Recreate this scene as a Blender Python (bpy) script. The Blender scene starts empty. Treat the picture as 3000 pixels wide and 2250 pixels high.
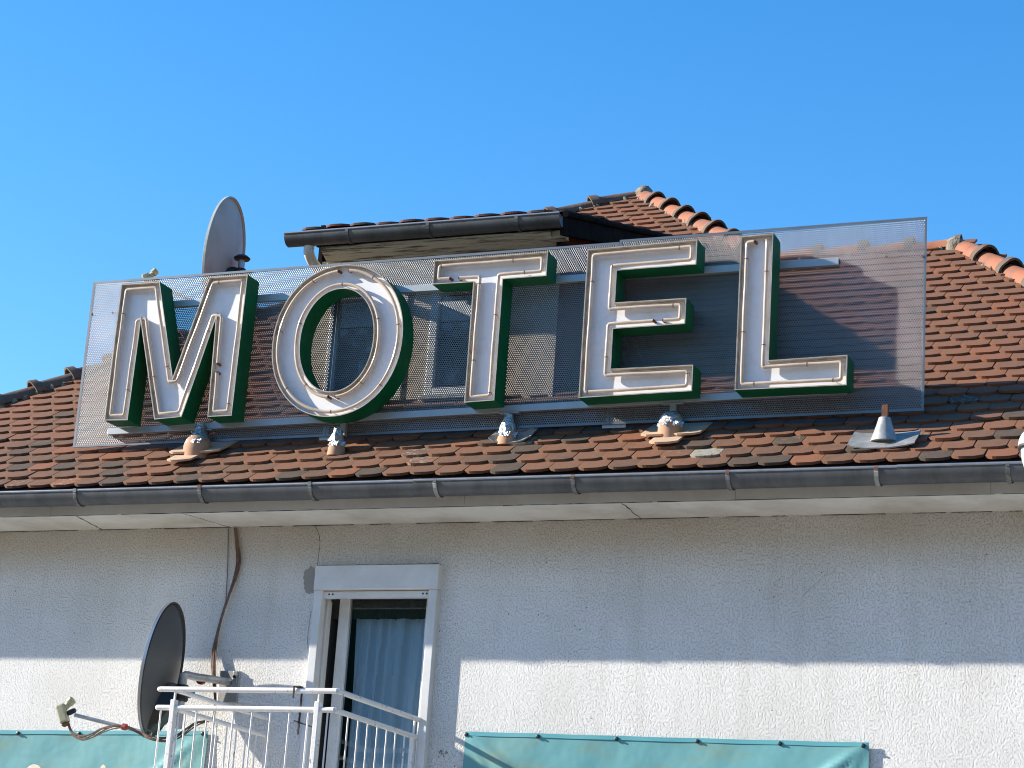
import bpy, bmesh, math, random
import numpy as np
from mathutils import Vector, Matrix
from mathutils.geometry import tessellate_polygon

rnd = random.Random(7)
scene = bpy.context.scene
COL = scene.collection

# ------------------------------------------------------------------ camera
RM = np.array([[0.92644044, -0.04214895, -0.37407429],
               [0.37048395, 0.27817747, 0.8862048],
               [0.06670643, -0.95960448, 0.27333036]])      # rows: world X, Y, Z; columns: camera right, down, forward
FOC = 6500.0
CAM = np.array([6.0, -12.15, 2.0])


def at(px, py, Y):
    """world point of photograph pixel (3000 wide) on the vertical plane y = Y"""
    d = RM @ np.array([px - 1500.0, py - 1125.0, FOC])
    p = CAM + d * ((Y - CAM[1]) / d[1])
    return (float(p[0]), float(p[1]), float(p[2]))


cd = bpy.data.cameras.new('camera')
cam = bpy.data.objects.new('camera', cd)
COL.objects.link(cam)
Rm = Matrix([[RM[i][0], -RM[i][1], -RM[i][2]] for i in range(3)]).to_4x4()
cam.matrix_world = Matrix.Translation(Vector(CAM)) @ Rm
cd.sensor_width = 36.0
cd.lens = FOC / 3000.0 * 36.0
cd.clip_start = 0.1
cd.clip_end = 2000.0
scene.camera = cam

# ------------------------------------------------------------------ light
SUN = Vector((3.5, 1.0, -1.6)).normalized()        # direction the sunlight travels
elev = math.asin(-SUN.z)
azim = math.atan2(-SUN.x, -SUN.y)
sd = bpy.data.lights.new('sun', 'SUN')
sd.energy = 5.0
sd.angle = math.radians(0.55)
sd.color = (1.0, 0.915, 0.80)
so = bpy.data.objects.new('sun', sd)
COL.objects.link(so)
so.rotation_euler = SUN.to_track_quat('-Z', 'Y').to_euler()
w = bpy.data.worlds.new('World')
scene.world = w
w.use_nodes = True
nt = w.node_tree
sky = nt.nodes.new('ShaderNodeTexSky')
sky.sky_type = 'NISHITA'
sky.sun_disc = False
sky.sun_elevation = elev
sky.sun_rotation = azim
sky.altitude = 200
sky.air_density = 1.15
sky.dust_density = 0.4
sky.ozone_density = 3.2
hs = nt.nodes.new('ShaderNodeHueSaturation')
hs.inputs['Hue'].default_value = 0.503
hs.inputs['Saturation'].default_value = 1.35
nt.links.new(sky.outputs[0], hs.inputs['Color'])
nt.links.new(hs.outputs[0], nt.nodes['Background'].inputs[0])
nt.nodes['Background'].inputs[1].default_value = 0.135
scene.view_settings.view_transform = 'Standard'
scene.view_settings.look = 'None'
scene.view_settings.exposure = 1.0
scene.view_settings.gamma = 1.0
scene.render.engine = 'CYCLES'
scene.cycles.filter_width = 1.05
scene.cycles.max_bounces = 8
scene.cycles.transparent_max_bounces = 12


# ------------------------------------------------------------------ materials
def mat(name, col, rough=0.6, metal=0.0, var=0.0, vscale=6.0, col2=None, bump=0.0, bscale=80.0, bdist=0.004,
        spec=None, detail=5.0, stretch=None, lo=0.35, hi=0.65, coat=0.0):
    m = bpy.data.materials.new(name)
    m.use_nodes = True
    n = m.node_tree.nodes
    l = m.node_tree.links
    b = n['Principled BSDF']
    b.inputs['Base Color'].default_value = (*col, 1)
    b.inputs['Roughness'].default_value = rough
    b.inputs['Metallic'].default_value = metal
    if spec is not None:
        b.inputs['Specular IOR Level'].default_value = spec
    if coat:
        b.inputs['Coat Weight'].default_value = coat
    if col2 is not None or bump:
        geo = n.new('ShaderNodeNewGeometry')
        mp = n.new('ShaderNodeMapping')
        l.new(geo.outputs['Position'], mp.inputs['Vector'])
        if stretch:
            mp.inputs['Scale'].default_value = stretch
    if col2 is not None:
        t = n.new('ShaderNodeTexNoise')
        t.inputs['Scale'].default_value = vscale
        t.inputs['Detail'].default_value = detail
        t.inputs['Roughness'].default_value = 0.65
        l.new(mp.outputs[0], t.inputs['Vector'])
        r = n.new('ShaderNodeMapRange')
        r.inputs['From Min'].default_value = lo
        r.inputs['From Max'].default_value = hi
        l.new(t.outputs['Fac'], r.inputs['Value'])
        mx = n.new('ShaderNodeMix')
        mx.data_type = 'RGBA'
        mx.inputs[6].default_value = (*col, 1)
        mx.inputs[7].default_value = (*col2, 1)
        l.new(r.outputs[0], mx.inputs[0])
        l.new(mx.outputs[2], b.inputs['Base Color'])
    if bump:
        t2 = n.new('ShaderNodeTexNoise')
        t2.inputs['Scale'].default_value = bscale
        t2.inputs['Detail'].default_value = 3.0
        l.new(mp.outputs[0], t2.inputs['Vector'])
        bp = n.new('ShaderNodeBump')
        bp.inputs['Strength'].default_value = bump
        bp.inputs['Distance'].default_value = bdist
        l.new(t2.outputs['Fac'], bp.inputs['Height'])
        l.new(bp.outputs[0], b.inputs['Normal'])
    return m


def wall_material():
    m = bpy.data.materials.new('roughcast')
    m.use_nodes = True
    n = m.node_tree.nodes
    l = m.node_tree.links
    b = n['Principled BSDF']
    b.inputs['Roughness'].default_value = 0.95
    b.inputs['Specular IOR Level'].default_value = 0.15
    geo = n.new('ShaderNodeNewGeometry')
    sep = n.new('ShaderNodeSeparateXYZ')
    l.new(geo.outputs['Position'], sep.inputs[0])
    # large soft soiling
    big = n.new('ShaderNodeTexNoise')
    big.inputs['Scale'].default_value = 1.3
    big.inputs['Detail'].default_value = 6
    l.new(geo.outputs['Position'], big.inputs['Vector'])
    # brown strip below the soffit: some dirt, plus painted warm bounce light
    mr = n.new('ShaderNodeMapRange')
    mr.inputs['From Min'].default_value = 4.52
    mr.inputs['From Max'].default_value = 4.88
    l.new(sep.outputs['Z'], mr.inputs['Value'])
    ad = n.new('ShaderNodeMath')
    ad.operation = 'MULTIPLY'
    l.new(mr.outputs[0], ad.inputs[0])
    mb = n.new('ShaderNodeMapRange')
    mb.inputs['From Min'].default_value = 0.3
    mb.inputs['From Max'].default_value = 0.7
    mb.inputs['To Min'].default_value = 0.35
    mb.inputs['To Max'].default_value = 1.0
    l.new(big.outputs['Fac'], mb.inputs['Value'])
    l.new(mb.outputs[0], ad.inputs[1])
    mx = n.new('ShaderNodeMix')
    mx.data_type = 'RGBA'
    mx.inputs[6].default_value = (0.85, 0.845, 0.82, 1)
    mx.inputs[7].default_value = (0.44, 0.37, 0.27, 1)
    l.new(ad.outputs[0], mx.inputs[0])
    soil = n.new('ShaderNodeMix')
    soil.data_type = 'RGBA'
    soil.blend_type = 'MULTIPLY'
    smp = n.new('ShaderNodeMapping')
    smp.inputs['Scale'].default_value = (5.0, 1.0, 0.35)
    l.new(geo.outputs['Position'], smp.inputs['Vector'])
    stn = n.new('ShaderNodeTexNoise')
    stn.inputs['Scale'].default_value = 1.6
    stn.inputs['Detail'].default_value = 7
    l.new(smp.outputs[0], stn.inputs['Vector'])
    stm = n.new('ShaderNodeMapRange')
    stm.inputs['From Min'].default_value = 0.52
    stm.inputs['From Max'].default_value = 0.75
    stm.inputs['To Max'].default_value = 0.2
    l.new(stn.outputs['Fac'], stm.inputs['Value'])
    stx = n.new('ShaderNodeMix')
    stx.data_type = 'RGBA'
    stx.inputs[7].default_value = (0.50, 0.46, 0.38, 1)
    l.new(stm.outputs[0], stx.inputs[0])
    l.new(mx.outputs[2], stx.inputs[6])
    l.new(stx.outputs[2], soil.inputs[6])
    cr = n.new('ShaderNodeValToRGB')
    cr.color_ramp.elements[0].position = 0.3
    cr.color_ramp.elements[0].color = (0.86, 0.85, 0.83, 1)
    cr.color_ramp.elements[1].position = 0.6
    cr.color_ramp.elements[1].color = (1, 1, 1, 1)
    l.new(big.outputs['Fac'], cr.inputs[0])
    l.new(cr.outputs[0], soil.inputs[7])
    soil.inputs[0].default_value = 1.0
    # little dark pits in the render
    vo = n.new('ShaderNodeTexVoronoi')
    vo.inputs['Scale'].default_value = 13.0
    l.new(geo.outputs['Position'], vo.inputs['Vector'])
    pit = n.new('ShaderNodeMapRange')
    pit.inputs['From Min'].default_value = 0.035
    pit.inputs['From Max'].default_value = 0.07
    l.new(vo.outputs['Distance'], pit.inputs['Value'])
    pn = n.new('ShaderNodeTexNoise')
    pn.inputs['Scale'].default_value = 2.0
    l.new(geo.outputs['Position'], pn.inputs['Vector'])
    pm = n.new('ShaderNodeMapRange')
    pm.inputs['From Min'].default_value = 0.45
    pm.inputs['From Max'].default_value = 0.52
    pm.inputs['To Min'].default_value = 1.0
    pm.inputs['To Max'].default_value = 0.0
    l.new(pn.outputs['Fac'], pm.inputs['Value'])
    pa = n.new('ShaderNodeMath')
    pa.operation = 'MAXIMUM'
    l.new(pit.outputs[0], pa.inputs[0])
    l.new(pm.outputs[0], pa.inputs[1])
    pmix = n.new('ShaderNodeMix')
    pmix.data_type = 'RGBA'
    pmix.inputs[6].default_value = (0.2, 0.18, 0.16, 1)
    l.new(pa.outputs[0], pmix.inputs[0])
    l.new(soil.outputs[2], pmix.inputs[7])
    # grain
    g1 = n.new('ShaderNodeTexNoise')
    g1.inputs['Scale'].default_value = 100
    g1.inputs['Detail'].default_value = 2.5
    g1.inputs['Roughness'].default_value = 0.62
    gm = n.new('ShaderNodeMapping')
    gm.inputs['Scale'].default_value = (1.0, 1.0, 0.75)
    l.new(geo.outputs['Position'], gm.inputs['Vector'])
    l.new(gm.outputs[0], g1.inputs['Vector'])
    g2 = n.new('ShaderNodeTexVoronoi')
    g2.feature = 'SMOOTH_F1'
    g2.inputs['Scale'].default_value = 95
    l.new(geo.outputs['Position'], g2.inputs['Vector'])
    pl_ = n.new('ShaderNodeMapRange')
    pl_.interpolation_type = 'SMOOTHSTEP'
    pl_.inputs['From Min'].default_value = 0.36
    pl_.inputs['From Max'].default_value = 0.50
    pl_.inputs['To Max'].default_value = 0.42
    l.new(g1.outputs['Fac'], pl_.inputs['Value'])
    s = n.new('ShaderNodeMath')
    s.operation = 'SUBTRACT'
    l.new(pl_.outputs[0], s.inputs[0])
    s2 = n.new('ShaderNodeMath')
    s2.operation = 'MULTIPLY'
    s2.inputs[1].default_value = 0.16
    l.new(g2.outputs['Distance'], s2.inputs[0])
    l.new(s2.outputs[0], s.inputs[1])
    # slightly darker in the deepest pores of the roughcast
    po = n.new('ShaderNodeMapRange')
    po.inputs['From Min'].default_value = 0.0
    po.inputs['From Max'].default_value = 0.22
    po.inputs['To Min'].default_value = 0.94
    po.inputs['To Max'].default_value = 1.0
    l.new(s.outputs[0], po.inputs['Value'])
    pmul = n.new('ShaderNodeMix')
    pmul.data_type = 'RGBA'
    pmul.blend_type = 'MULTIPLY'
    pmul.inputs[0].default_value = 1.0
    l.new(pmix.outputs[2], pmul.inputs[6])
    l.new(po.outputs[0], pmul.inputs[7])
    l.new(pmul.outputs[2], b.inputs['Base Color'])
    bp = n.new('ShaderNodeBump')
    bp.inputs['Strength'].default_value = 0.9
    bp.inputs['Distance'].default_value = 0.0115
    l.new(s.outputs[0], bp.inputs['Height'])
    l.new(bp.outputs[0], b.inputs['Normal'])
    return m


def tile_material(name, red, brown, grey, lichen=0.5):
    """clay tiles: every tile carries its own firing colour (attribute 'tint')"""
    m = bpy.data.materials.new(name)
    m.use_nodes = True
    n = m.node_tree.nodes
    l = m.node_tree.links
    b = n['Principled BSDF']
    b.inputs['Roughness'].default_value = 0.85
    b.inputs['Specular IOR Level'].default_value = 0.25
    at_ = n.new('ShaderNodeAttribute')
    at_.attribute_name = 'tint'
    sp = n.new('ShaderNodeSeparateXYZ')
    l.new(at_.outputs['Vector'], sp.inputs[0])
    geo = n.new('ShaderNodeNewGeometry')
    m1 = n.new('ShaderNodeMix')
    m1.data_type = 'RGBA'
    m1.inputs[6].default_value = (*red, 1)
    m1.inputs[7].default_value = (*brown, 1)
    l.new(sp.outputs['X'], m1.inputs[0])
    ns = n.new('ShaderNodeTexNoise')
    ns.inputs['Scale'].default_value = 14
    ns.inputs['Detail'].default_value = 6
    ns.inputs['Roughness'].default_value = 0.7
    l.new(geo.outputs['Position'], ns.inputs['Vector'])
    a = n.new('ShaderNodeMath')
    a.operation = 'ADD'
    l.new(ns.outputs['Fac'], a.inputs[0])
    l.new(sp.outputs['Y'], a.inputs[1])
    r = n.new('ShaderNodeMapRange')
    r.inputs['From Min'].default_value = 0.75
    r.inputs['From Max'].default_value = 1.35
    l.new(a.outputs[0], r.inputs['Value'])
    m2 = n.new('ShaderNodeMix')
    m2.data_type = 'RGBA'
    m2.inputs[7].default_value = (*grey, 1)
    l.new(m1.outputs[2], m2.inputs[6])
    l.new(r.outputs[0], m2.inputs[0])
    # pale lichen spots on some tiles
    n3 = n.new('ShaderNodeTexNoise')
    n3.inputs['Scale'].default_value = 38
    n3.inputs['Detail'].default_value = 5
    n3.inputs['Roughness'].default_value = 0.75
    l.new(geo.outputs['Position'], n3.inputs['Vector'])
    a3 = n.new('ShaderNodeMath')
    a3.operation = 'ADD'
    l.new(n3.outputs['Fac'], a3.inputs[0])
    l.new(sp.outputs['Z'], a3.inputs[1])
    r3 = n.new('ShaderNodeMapRange')
    r3.inputs['From Min'].default_value = 1.36
    r3.inputs['From Max'].default_value = 1.5
    r3.inputs['To Max'].default_value = lichen
    l.new(a3.outputs[0], r3.inputs['Value'])
    m3 = n.new('ShaderNodeMix')
    m3.data_type = 'RGBA'
    m3.inputs[7].default_value = (0.36, 0.34, 0.27, 1)
    l.new(m2.outputs[2], m3.inputs[6])
    l.new(r3.outputs[0], m3.inputs[0])
    l.new(m3.outputs[2], b.inputs['Base Color'])
    bp = n.new('ShaderNodeBump')
    bp.inputs['Strength'].default_value = 0.5
    bp.inputs['Distance'].default_value = 0.004
    l.new(n3.outputs['Fac'], bp.inputs['Height'])
    l.new(bp.outputs[0], b.inputs['Normal'])
    return m


def glass_material(name='window_glass', refl=0.3, tint=(0.85, 0.93, 0.93)):
    m = bpy.data.materials.new(name)
    m.use_nodes = True
    n = m.node_tree.nodes
    l = m.node_tree.links
    n.remove(n['Principled BSDF'])
    out = n['Material Output']
    tr = n.new('ShaderNodeBsdfTransparent')
    tr.inputs[0].default_value = (*tint, 1)
    gl = n.new('ShaderNodeBsdfGlossy')
    gl.inputs['Roughness'].default_value = 0.01
    fr = n.new('ShaderNodeFresnel')
    fr.inputs[0].default_value = 1.5
    ad = n.new('ShaderNodeMath')
    ad.operation = 'ADD'
    ad.use_clamp = True
    ad.inputs[1].default_value = refl
    l.new(fr.outputs[0], ad.inputs[0])
    mx = n.new('ShaderNodeMixShader')
    l.new(ad.outputs[0], mx.inputs[0])
    l.new(tr.outputs[0], mx.inputs[1])
    l.new(gl.outputs[0], mx.inputs[2])
    l.new(mx.outputs[0], out.inputs[0])
    return m


def banner_material(name):
    m = mat(name, (0.13, 0.36, 0.375), rough=0.55, col2=(0.22, 0.30, 0.20), vscale=2.4, stretch=(1.0, 1.0, 2.6), lo=0.5, hi=0.8, detail=9)
    n = m.node_tree.nodes
    l = m.node_tree.links
    b = n['Principled BSDF']
    wv = n.new('ShaderNodeTexNoise')
    wv.inputs['Scale'].default_value = 6
    geo = n.new('ShaderNodeNewGeometry')
    l.new(geo.outputs['Position'], wv.inputs['Vector'])
    bp = n.new('ShaderNodeBump')
    bp.inputs['Strength'].default_value = 0.5
    bp.inputs['Distance'].default_value = 0.012
    l.new(wv.outputs['Fac'], bp.inputs['Height'])
    l.new(bp.outputs[0], b.inputs['Normal'])
    return m


M = {}
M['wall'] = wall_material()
M['soffit'] = mat('painted_soffit', (0.74, 0.72, 0.66), 0.8, col2=(0.50, 0.46, 0.39), vscale=2.5, stretch=(1, 1, 1), bump=0.25, bscale=40, lo=0.4, hi=0.75)
M['fascia'] = mat('painted_fascia', (0.58, 0.55, 0.49), 0.75, col2=(0.46, 0.42, 0.36), vscale=3.0, bump=0.15, bscale=60)
M['crack'] = mat('crack_dirt', (0.07, 0.06, 0.05), 0.95)
M['tile'] = tile_material('clay_tile', (0.225, 0.095, 0.050), (0.155, 0.085, 0.052), (0.080, 0.062, 0.046), 0.8)
M['tile_dark'] = tile_material('old_clay_tile', (0.17, 0.06, 0.045), (0.12, 0.07, 0.05), (0.08, 0.07, 0.06))
M['new_tile'] = mat('pale_new_tile', (0.60, 0.41, 0.27), 0.8, col2=(0.48, 0.33, 0.22), vscale=12)
M['underlay'] = mat('roof_underlay', (0.10, 0.05, 0.035), 0.95)
M['ridge_orange'] = mat('orange_ridge_clay', (0.33, 0.115, 0.055), 0.8, col2=(0.15, 0.085, 0.055), vscale=7, bump=0.5, bscale=45, lo=0.45, hi=0.75)
M['ridge_moss_shade'] = mat('mossy_shaded_ridge_clay', (0.13, 0.07, 0.05), 0.9, col2=(0.12, 0.11, 0.08), vscale=9, bump=0.8, bscale=35)  # moss on the left hip; also painted shade on tile ends
M['mortar'] = mat('lime_mortar', (0.30, 0.26, 0.20), 0.95, col2=(0.14, 0.12, 0.09), vscale=20, bump=1.0, bscale=50, bdist=0.01)
M['zinc'] = mat('weathered_zinc', (0.125, 0.133, 0.14), 0.5, 0.5, col2=(0.07, 0.075, 0.078), vscale=3, stretch=(2.5, 1, 1), lo=0.4, hi=0.7)
M['zinc_light'] = mat('bright_zinc', (0.42, 0.43, 0.44), 0.35, 0.7, col2=(0.32, 0.33, 0.34), vscale=9)
M['plate'] = mat('perforated_sheet', (0.22, 0.225, 0.23), 0.42, 0.85, col2=(0.17, 0.173, 0.175), vscale=2.5)
M['rail'] = mat('galvanised_rail', (0.40, 0.435, 0.455), 0.45, 0.5, col2=(0.36, 0.39, 0.40), vscale=7)
M['green'] = mat('green_enamel', (0.002, 0.135, 0.052), 0.5, spec=0.15, col2=(0.002, 0.10, 0.04), vscale=5)
M['cream'] = mat('stained_cream_rim', (0.60, 0.52, 0.41), 0.6, col2=(0.20, 0.145, 0.10), vscale=16, lo=0.45, hi=0.75)
M['lip'] = mat('weathered_aluminium_lip', (0.42, 0.39, 0.35), 0.5, 0.35, col2=(0.26, 0.22, 0.18), vscale=14)
M['face'] = mat('white_enamel_face', (0.80, 0.805, 0.82), 0.42, col2=(0.66, 0.65, 0.63), vscale=7, lo=0.52, hi=0.8)
M['neon'] = mat('frosted_glass_tube', (0.60, 0.50, 0.39), 0.14, col2=(0.50, 0.39, 0.29), vscale=12, coat=0.6)
M['dark'] = mat('dark_rubber', (0.02, 0.02, 0.02), 0.6)
M['rust'] = mat('rusty_steel', (0.20, 0.075, 0.035), 0.85, col2=(0.10, 0.05, 0.03), vscale=30, bump=0.4)
M['clay'] = mat('clay_vent', (0.50, 0.27, 0.15), 0.8, col2=(0.36, 0.22, 0.14), vscale=10, stretch=(1, 1, 0.4))
M['foil'] = mat('crumpled_foil', (0.48, 0.51, 0.55), 0.42, 0.8, bump=1.0, bscale=45, bdist=0.02)
M['lead'] = mat('lead_flashing', (0.42, 0.42, 0.40), 0.55, 0.4, col2=(0.25, 0.26, 0.25), vscale=12, bump=0.5, bscale=30)
M['white'] = mat('white_paint', (0.78, 0.77, 0.74), 0.45, col2=(0.66, 0.63, 0.58), vscale=8, lo=0.5, hi=0.8)
M['rail_white'] = mat('flaking_white_paint', (0.80, 0.78, 0.75), 0.45, col2=(0.30, 0.22, 0.16), vscale=26, lo=0.60, hi=0.68, bump=0.3)
M['pvc'] = mat('white_pvc', (0.78, 0.79, 0.78), 0.35, col2=(0.68, 0.68, 0.66), vscale=5)
M['cementpatch'] = mat('bare_cement', (0.33, 0.32, 0.29), 0.95, bump=0.5, bscale=60)
M['dish_grey'] = mat('grey_dish_enamel', (0.085, 0.09, 0.09), 0.5, col2=(0.07, 0.074, 0.074), vscale=4)
M['dish_white'] = mat('offwhite_dish_enamel', (0.52, 0.54, 0.48), 0.5, col2=(0.38, 0.37, 0.30), vscale=4, lo=0.5, hi=0.8)
M['black'] = mat('black_plastic', (0.012, 0.012, 0.014), 0.45)
M['galv'] = mat('galvanised_tube', (0.50, 0.51, 0.52), 0.4, 0.6, col2=(0.36, 0.36, 0.35), vscale=14)
M['lnb'] = mat('yellowed_plastic', (0.40, 0.38, 0.24), 0.5, col2=(0.24, 0.20, 0.12), vscale=14, lo=0.5, hi=0.7)
M['cable_brown'] = mat('brown_cable', (0.12, 0.055, 0.035), 0.55, col2=(0.22, 0.15, 0.10), vscale=30)
M['cable_grey'] = mat('grey_cable', (0.16, 0.17, 0.18), 0.6)
M['tape'] = mat('red_tape', (0.25, 0.02, 0.02), 0.5)
M['banner'] = banner_material('teal_banner_fabric')
M['hem'] = mat('teal_hem', (0.10, 0.37, 0.41), 0.5)
M['eyelet'] = mat('dark_eyelet', (0.03, 0.05, 0.06), 0.4, 0.6)
M['print'] = mat('cream_print', (0.75, 0.68, 0.52), 0.6)
M['curtain'] = mat('sky_tinted_curtain', (0.70, 0.82, 0.93), 0.9)  # blue put into the cloth for sky reflected in the door glass
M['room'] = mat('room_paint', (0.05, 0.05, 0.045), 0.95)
M['glass'] = glass_material(refl=0.07, tint=(0.84, 0.93, 0.94))
M['dark_reflection_sheet'] = mat('dark_reflection_tone', (0.05, 0.06, 0.045), 0.9)  # dark tone for the glass area that reflects no sky
M['dormer_wall'] = mat('cream_render', (0.66, 0.58, 0.46), 0.9, col2=(0.52, 0.45, 0.36), vscale=5, bump=0.4, bscale=60)
M['flaky'] = mat('flaking_board', (0.72, 0.68, 0.54), 0.85, col2=(0.14, 0.11, 0.08), vscale=7, stretch=(0.45, 4, 9), lo=0.50, hi=0.62, bump=0.5, bscale=20)
M['verge'] = mat('dark_verge_board', (0.010, 0.010, 0.011), 0.9, spec=0.03, col2=(0.025, 0.02, 0.018), vscale=8)
M['ground'] = mat('gravelled_yard', (0.33, 0.30, 0.26), 0.9, col2=(0.26, 0.24, 0.21), vscale=3, bump=0.3, bscale=90)
M['fill_blocker'] = mat('fill_blocker_green', (0.11, 0.12, 0.06), 0.95, col2=(0.06, 0.075, 0.035), vscale=0.25, spec=0.1)  # dull green of the added slopes that hold back sky light
M['bracket'] = mat('dull_bracket', (0.24, 0.25, 0.25), 0.5, 0.5, col2=(0.14, 0.13, 0.12), vscale=40)
M['lampwhite'] = mat('lamp_shell', (0.80, 0.81, 0.82), 0.25, coat=0.4)
M['lamplens'] = mat('lamp_lens', (0.62, 0.65, 0.63), 0.15, coat=0.5)


# ------------------------------------------------------------------ mesh helpers
class MB:
    """collects vertices and faces with material slots, then links ONE mesh object"""

    def __init__(self):
        self.v = []
        self.f = []
        self.m = []
        self.mats = []
        self.tint = []

    def slot(self, m):
        if m not in self.mats:
            self.mats.append(m)
        return self.mats.index(m)

    def add(self, vs, fs, m, tint=None):
        b = len(self.v)
        s = self.slot(m)
        self.v += [tuple(map(float, p)) for p in vs]
        for f in fs:
            self.f.append([b + i for i in f])
            self.m.append(s)
            self.tint.append(tint)

    def box(self, a, b, m):
        x0, y0, z0 = a
        x1, y1, z1 = b
        x0, x1 = min(x0, x1), max(x0, x1)
        y0, y1 = min(y0, y1), max(y0, y1)
        z0, z1 = min(z0, z1), max(z0, z1)
        vs = [(x0, y0, z0), (x1, y0, z0), (x1, y1, z0), (x0, y1, z0), (x0, y0, z1), (x1, y0, z1), (x1, y1, z1), (x0, y1, z1)]
        self.add(vs, [(0, 3, 2, 1), (4, 5, 6, 7), (0, 1, 5, 4), (1, 2, 6, 5), (2, 3, 7, 6), (3, 0, 4, 7)], m)

    def beam(self, p, q, w, h, m, up=(0, 0, 1)):
        p, q = Vector(p), Vector(q)
        d = (q - p).normalized()
        s = d.cross(Vector(up)).normalized()
        u = s.cross(d).normalized()
        vs = []
        for c in (p, q):
            for a, b in ((-1, -1), (1, -1), (1, 1), (-1, 1)):
                vs.append(c + s * (a * w / 2) + u * (b * h / 2))
        self.add(vs, [(3, 2, 1, 0), (4, 5, 6, 7), (0, 1, 5, 4), (1, 2, 6, 5), (2, 3, 7, 6), (3, 0, 4, 7)], m)

    def tube(self, pts, r, m, n=10, closed=False, caps=True, radii=None):
        P = [Vector(p) for p in pts]
        k = len(P)
        rings = []
        prev = None
        for i in range(k):
            if closed:
                t = (P[(i + 1) % k] - P[i - 1]).normalized()
            elif i == 0:
                t = (P[1] - P[0]).normalized()
            elif i == k - 1:
                t = (P[-1] - P[-2]).normalized()
            else:
                t = ((P[i + 1] - P[i]).normalized() + (P[i] - P[i - 1]).normalized()).normalized()
            if prev is None:
                a = Vector((0, 0, 1)) if abs(t.z) < 0.9 else Vector((0, 1, 0))
                s = t.cross(a).normalized()
            else:
                s = (prev - t * prev.dot(t)).normalized()
            prev = s
            u = t.cross(s)
            rr = radii[i] if radii else r
            rings.append([P[i] + (s * math.cos(2 * math.pi * j / n) + u * math.sin(2 * math.pi * j / n)) * rr for j in range(n)])
        vs = [v for ring in rings for v in ring]
        fs = []
        for i in range(k if closed else k - 1):
            a, b = i * n, ((i + 1) % k) * n
            for j in range(n):
                j2 = (j + 1) % n
                fs.append((a + j, a + j2, b + j2, b + j))
        if caps and not closed:
            fs.append(tuple(range(n - 1, -1, -1)))
            fs.append(tuple((k - 1) * n + j for j in range(n)))
        self.add(vs, fs, m)

    def lathe(self, base, axis, prof, m, n=20, sx=1.0, jit=0.0):
        """prof: (radius, height) pairs along axis"""
        a = Vector(axis).normalized()
        ref = Vector((1, 0, 0)) if abs(a.x) < 0.9 else Vector((0, 1, 0))
        s = (ref - a * ref.dot(a)).normalized()
        u = a.cross(s)
        vs = []
        for (r, h) in prof:
            for j in range(n):
                th = 2 * math.pi * j / n
                q = 1 + (rnd.uniform(-jit, jit) if jit else 0)
                vs.append(Vector(base) + a * (h + (rnd.uniform(-jit, jit) * 0.05 if jit else 0)) + (s * math.cos(th) * sx + u * math.sin(th)) * r * q)
        fs = []
        for i in range(len(prof) - 1):
            for j in range(n):
                j2 = (j + 1) % n
                fs.append((i * n + j, i * n + j2, (i + 1) * n + j2, (i + 1) * n + j))
        fs.append(tuple(range(n - 1, -1, -1)))
        fs.append(tuple((len(prof) - 1) * n + j for j in range(n)))
        self.add(vs, fs, m)

    def build(self, name, parent=None, smooth=False, bevel=0.0, normals=False):
        me = bpy.data.meshes.new(name)
        me.from_pydata(self.v, [], self.f)
        for m in self.mats:
            me.materials.append(m)
        me.polygons.foreach_set('material_index', self.m)
        if any(t is not None for t in self.tint):
            at_ = me.attributes.new('tint', 'FLOAT_VECTOR', 'FACE')
            dat = []
            for t in self.tint:
                dat += list(t if t is not None else (0.5, 0.0, 0.0))
            at_.data.foreach_set('vector', dat)
        if smooth:
            me.polygons.foreach_set('use_smooth', [True] * len(me.polygons))
        me.validate()
        me.update()
        if normals:
            bm = bmesh.new()
            bm.from_mesh(me)
            bmesh.ops.recalc_face_normals(bm, faces=bm.faces)
            bm.to_mesh(me)
            bm.free()
        o = bpy.data.objects.new(name, me)
        COL.objects.link(o)
        if parent is not None:
            o.parent = parent
        if bevel:
            b = o.modifiers.new('bevel', 'BEVEL')
            b.width = bevel
            b.segments = 2
            b.limit_method = 'ANGLE'
            b.angle_limit = math.radians(40)
        if smooth:
            try:
                o.data.set_sharp_from_angle(angle=math.radians(40))
            except Exception:
                pass
        return o


def tag(o, label=None, cat=None, group=None, kind=None):
    if label:
        o['label'] = label
    if cat:
        o['category'] = cat
    if group:
        o['group'] = group
    if kind:
        o['kind'] = kind
    return o


def empty(name, loc=(0, 0, 0)):
    o = bpy.data.objects.new(name, None)
    o.empty_display_size = 0.1
    COL.objects.link(o)
    o['_loc'] = 0
    del o['_loc']
    return o


def smooth_path(pts, k=6):
    """Catmull-Rom through the points"""
    P = [Vector(p) for p in pts]
    out = []
    for i in range(len(P) - 1):
        p0 = P[i - 1] if i else P[0] * 2 - P[1]
        p1, p2 = P[i], P[i + 1]
        p3 = P[i + 2] if i + 2 < len(P) else P[-1] * 2 - P[-2]
        for j in range(k):
            t = j / k
            out.append(0.5 * ((2 * p1) + (p2 - p0) * t + (2 * p0 - 5 * p1 + 4 * p2 - p3) * t * t + (3 * p1 - p0 - 3 * p2 + p3) * t ** 3))
    out.append(P[-1])
    return out


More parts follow.
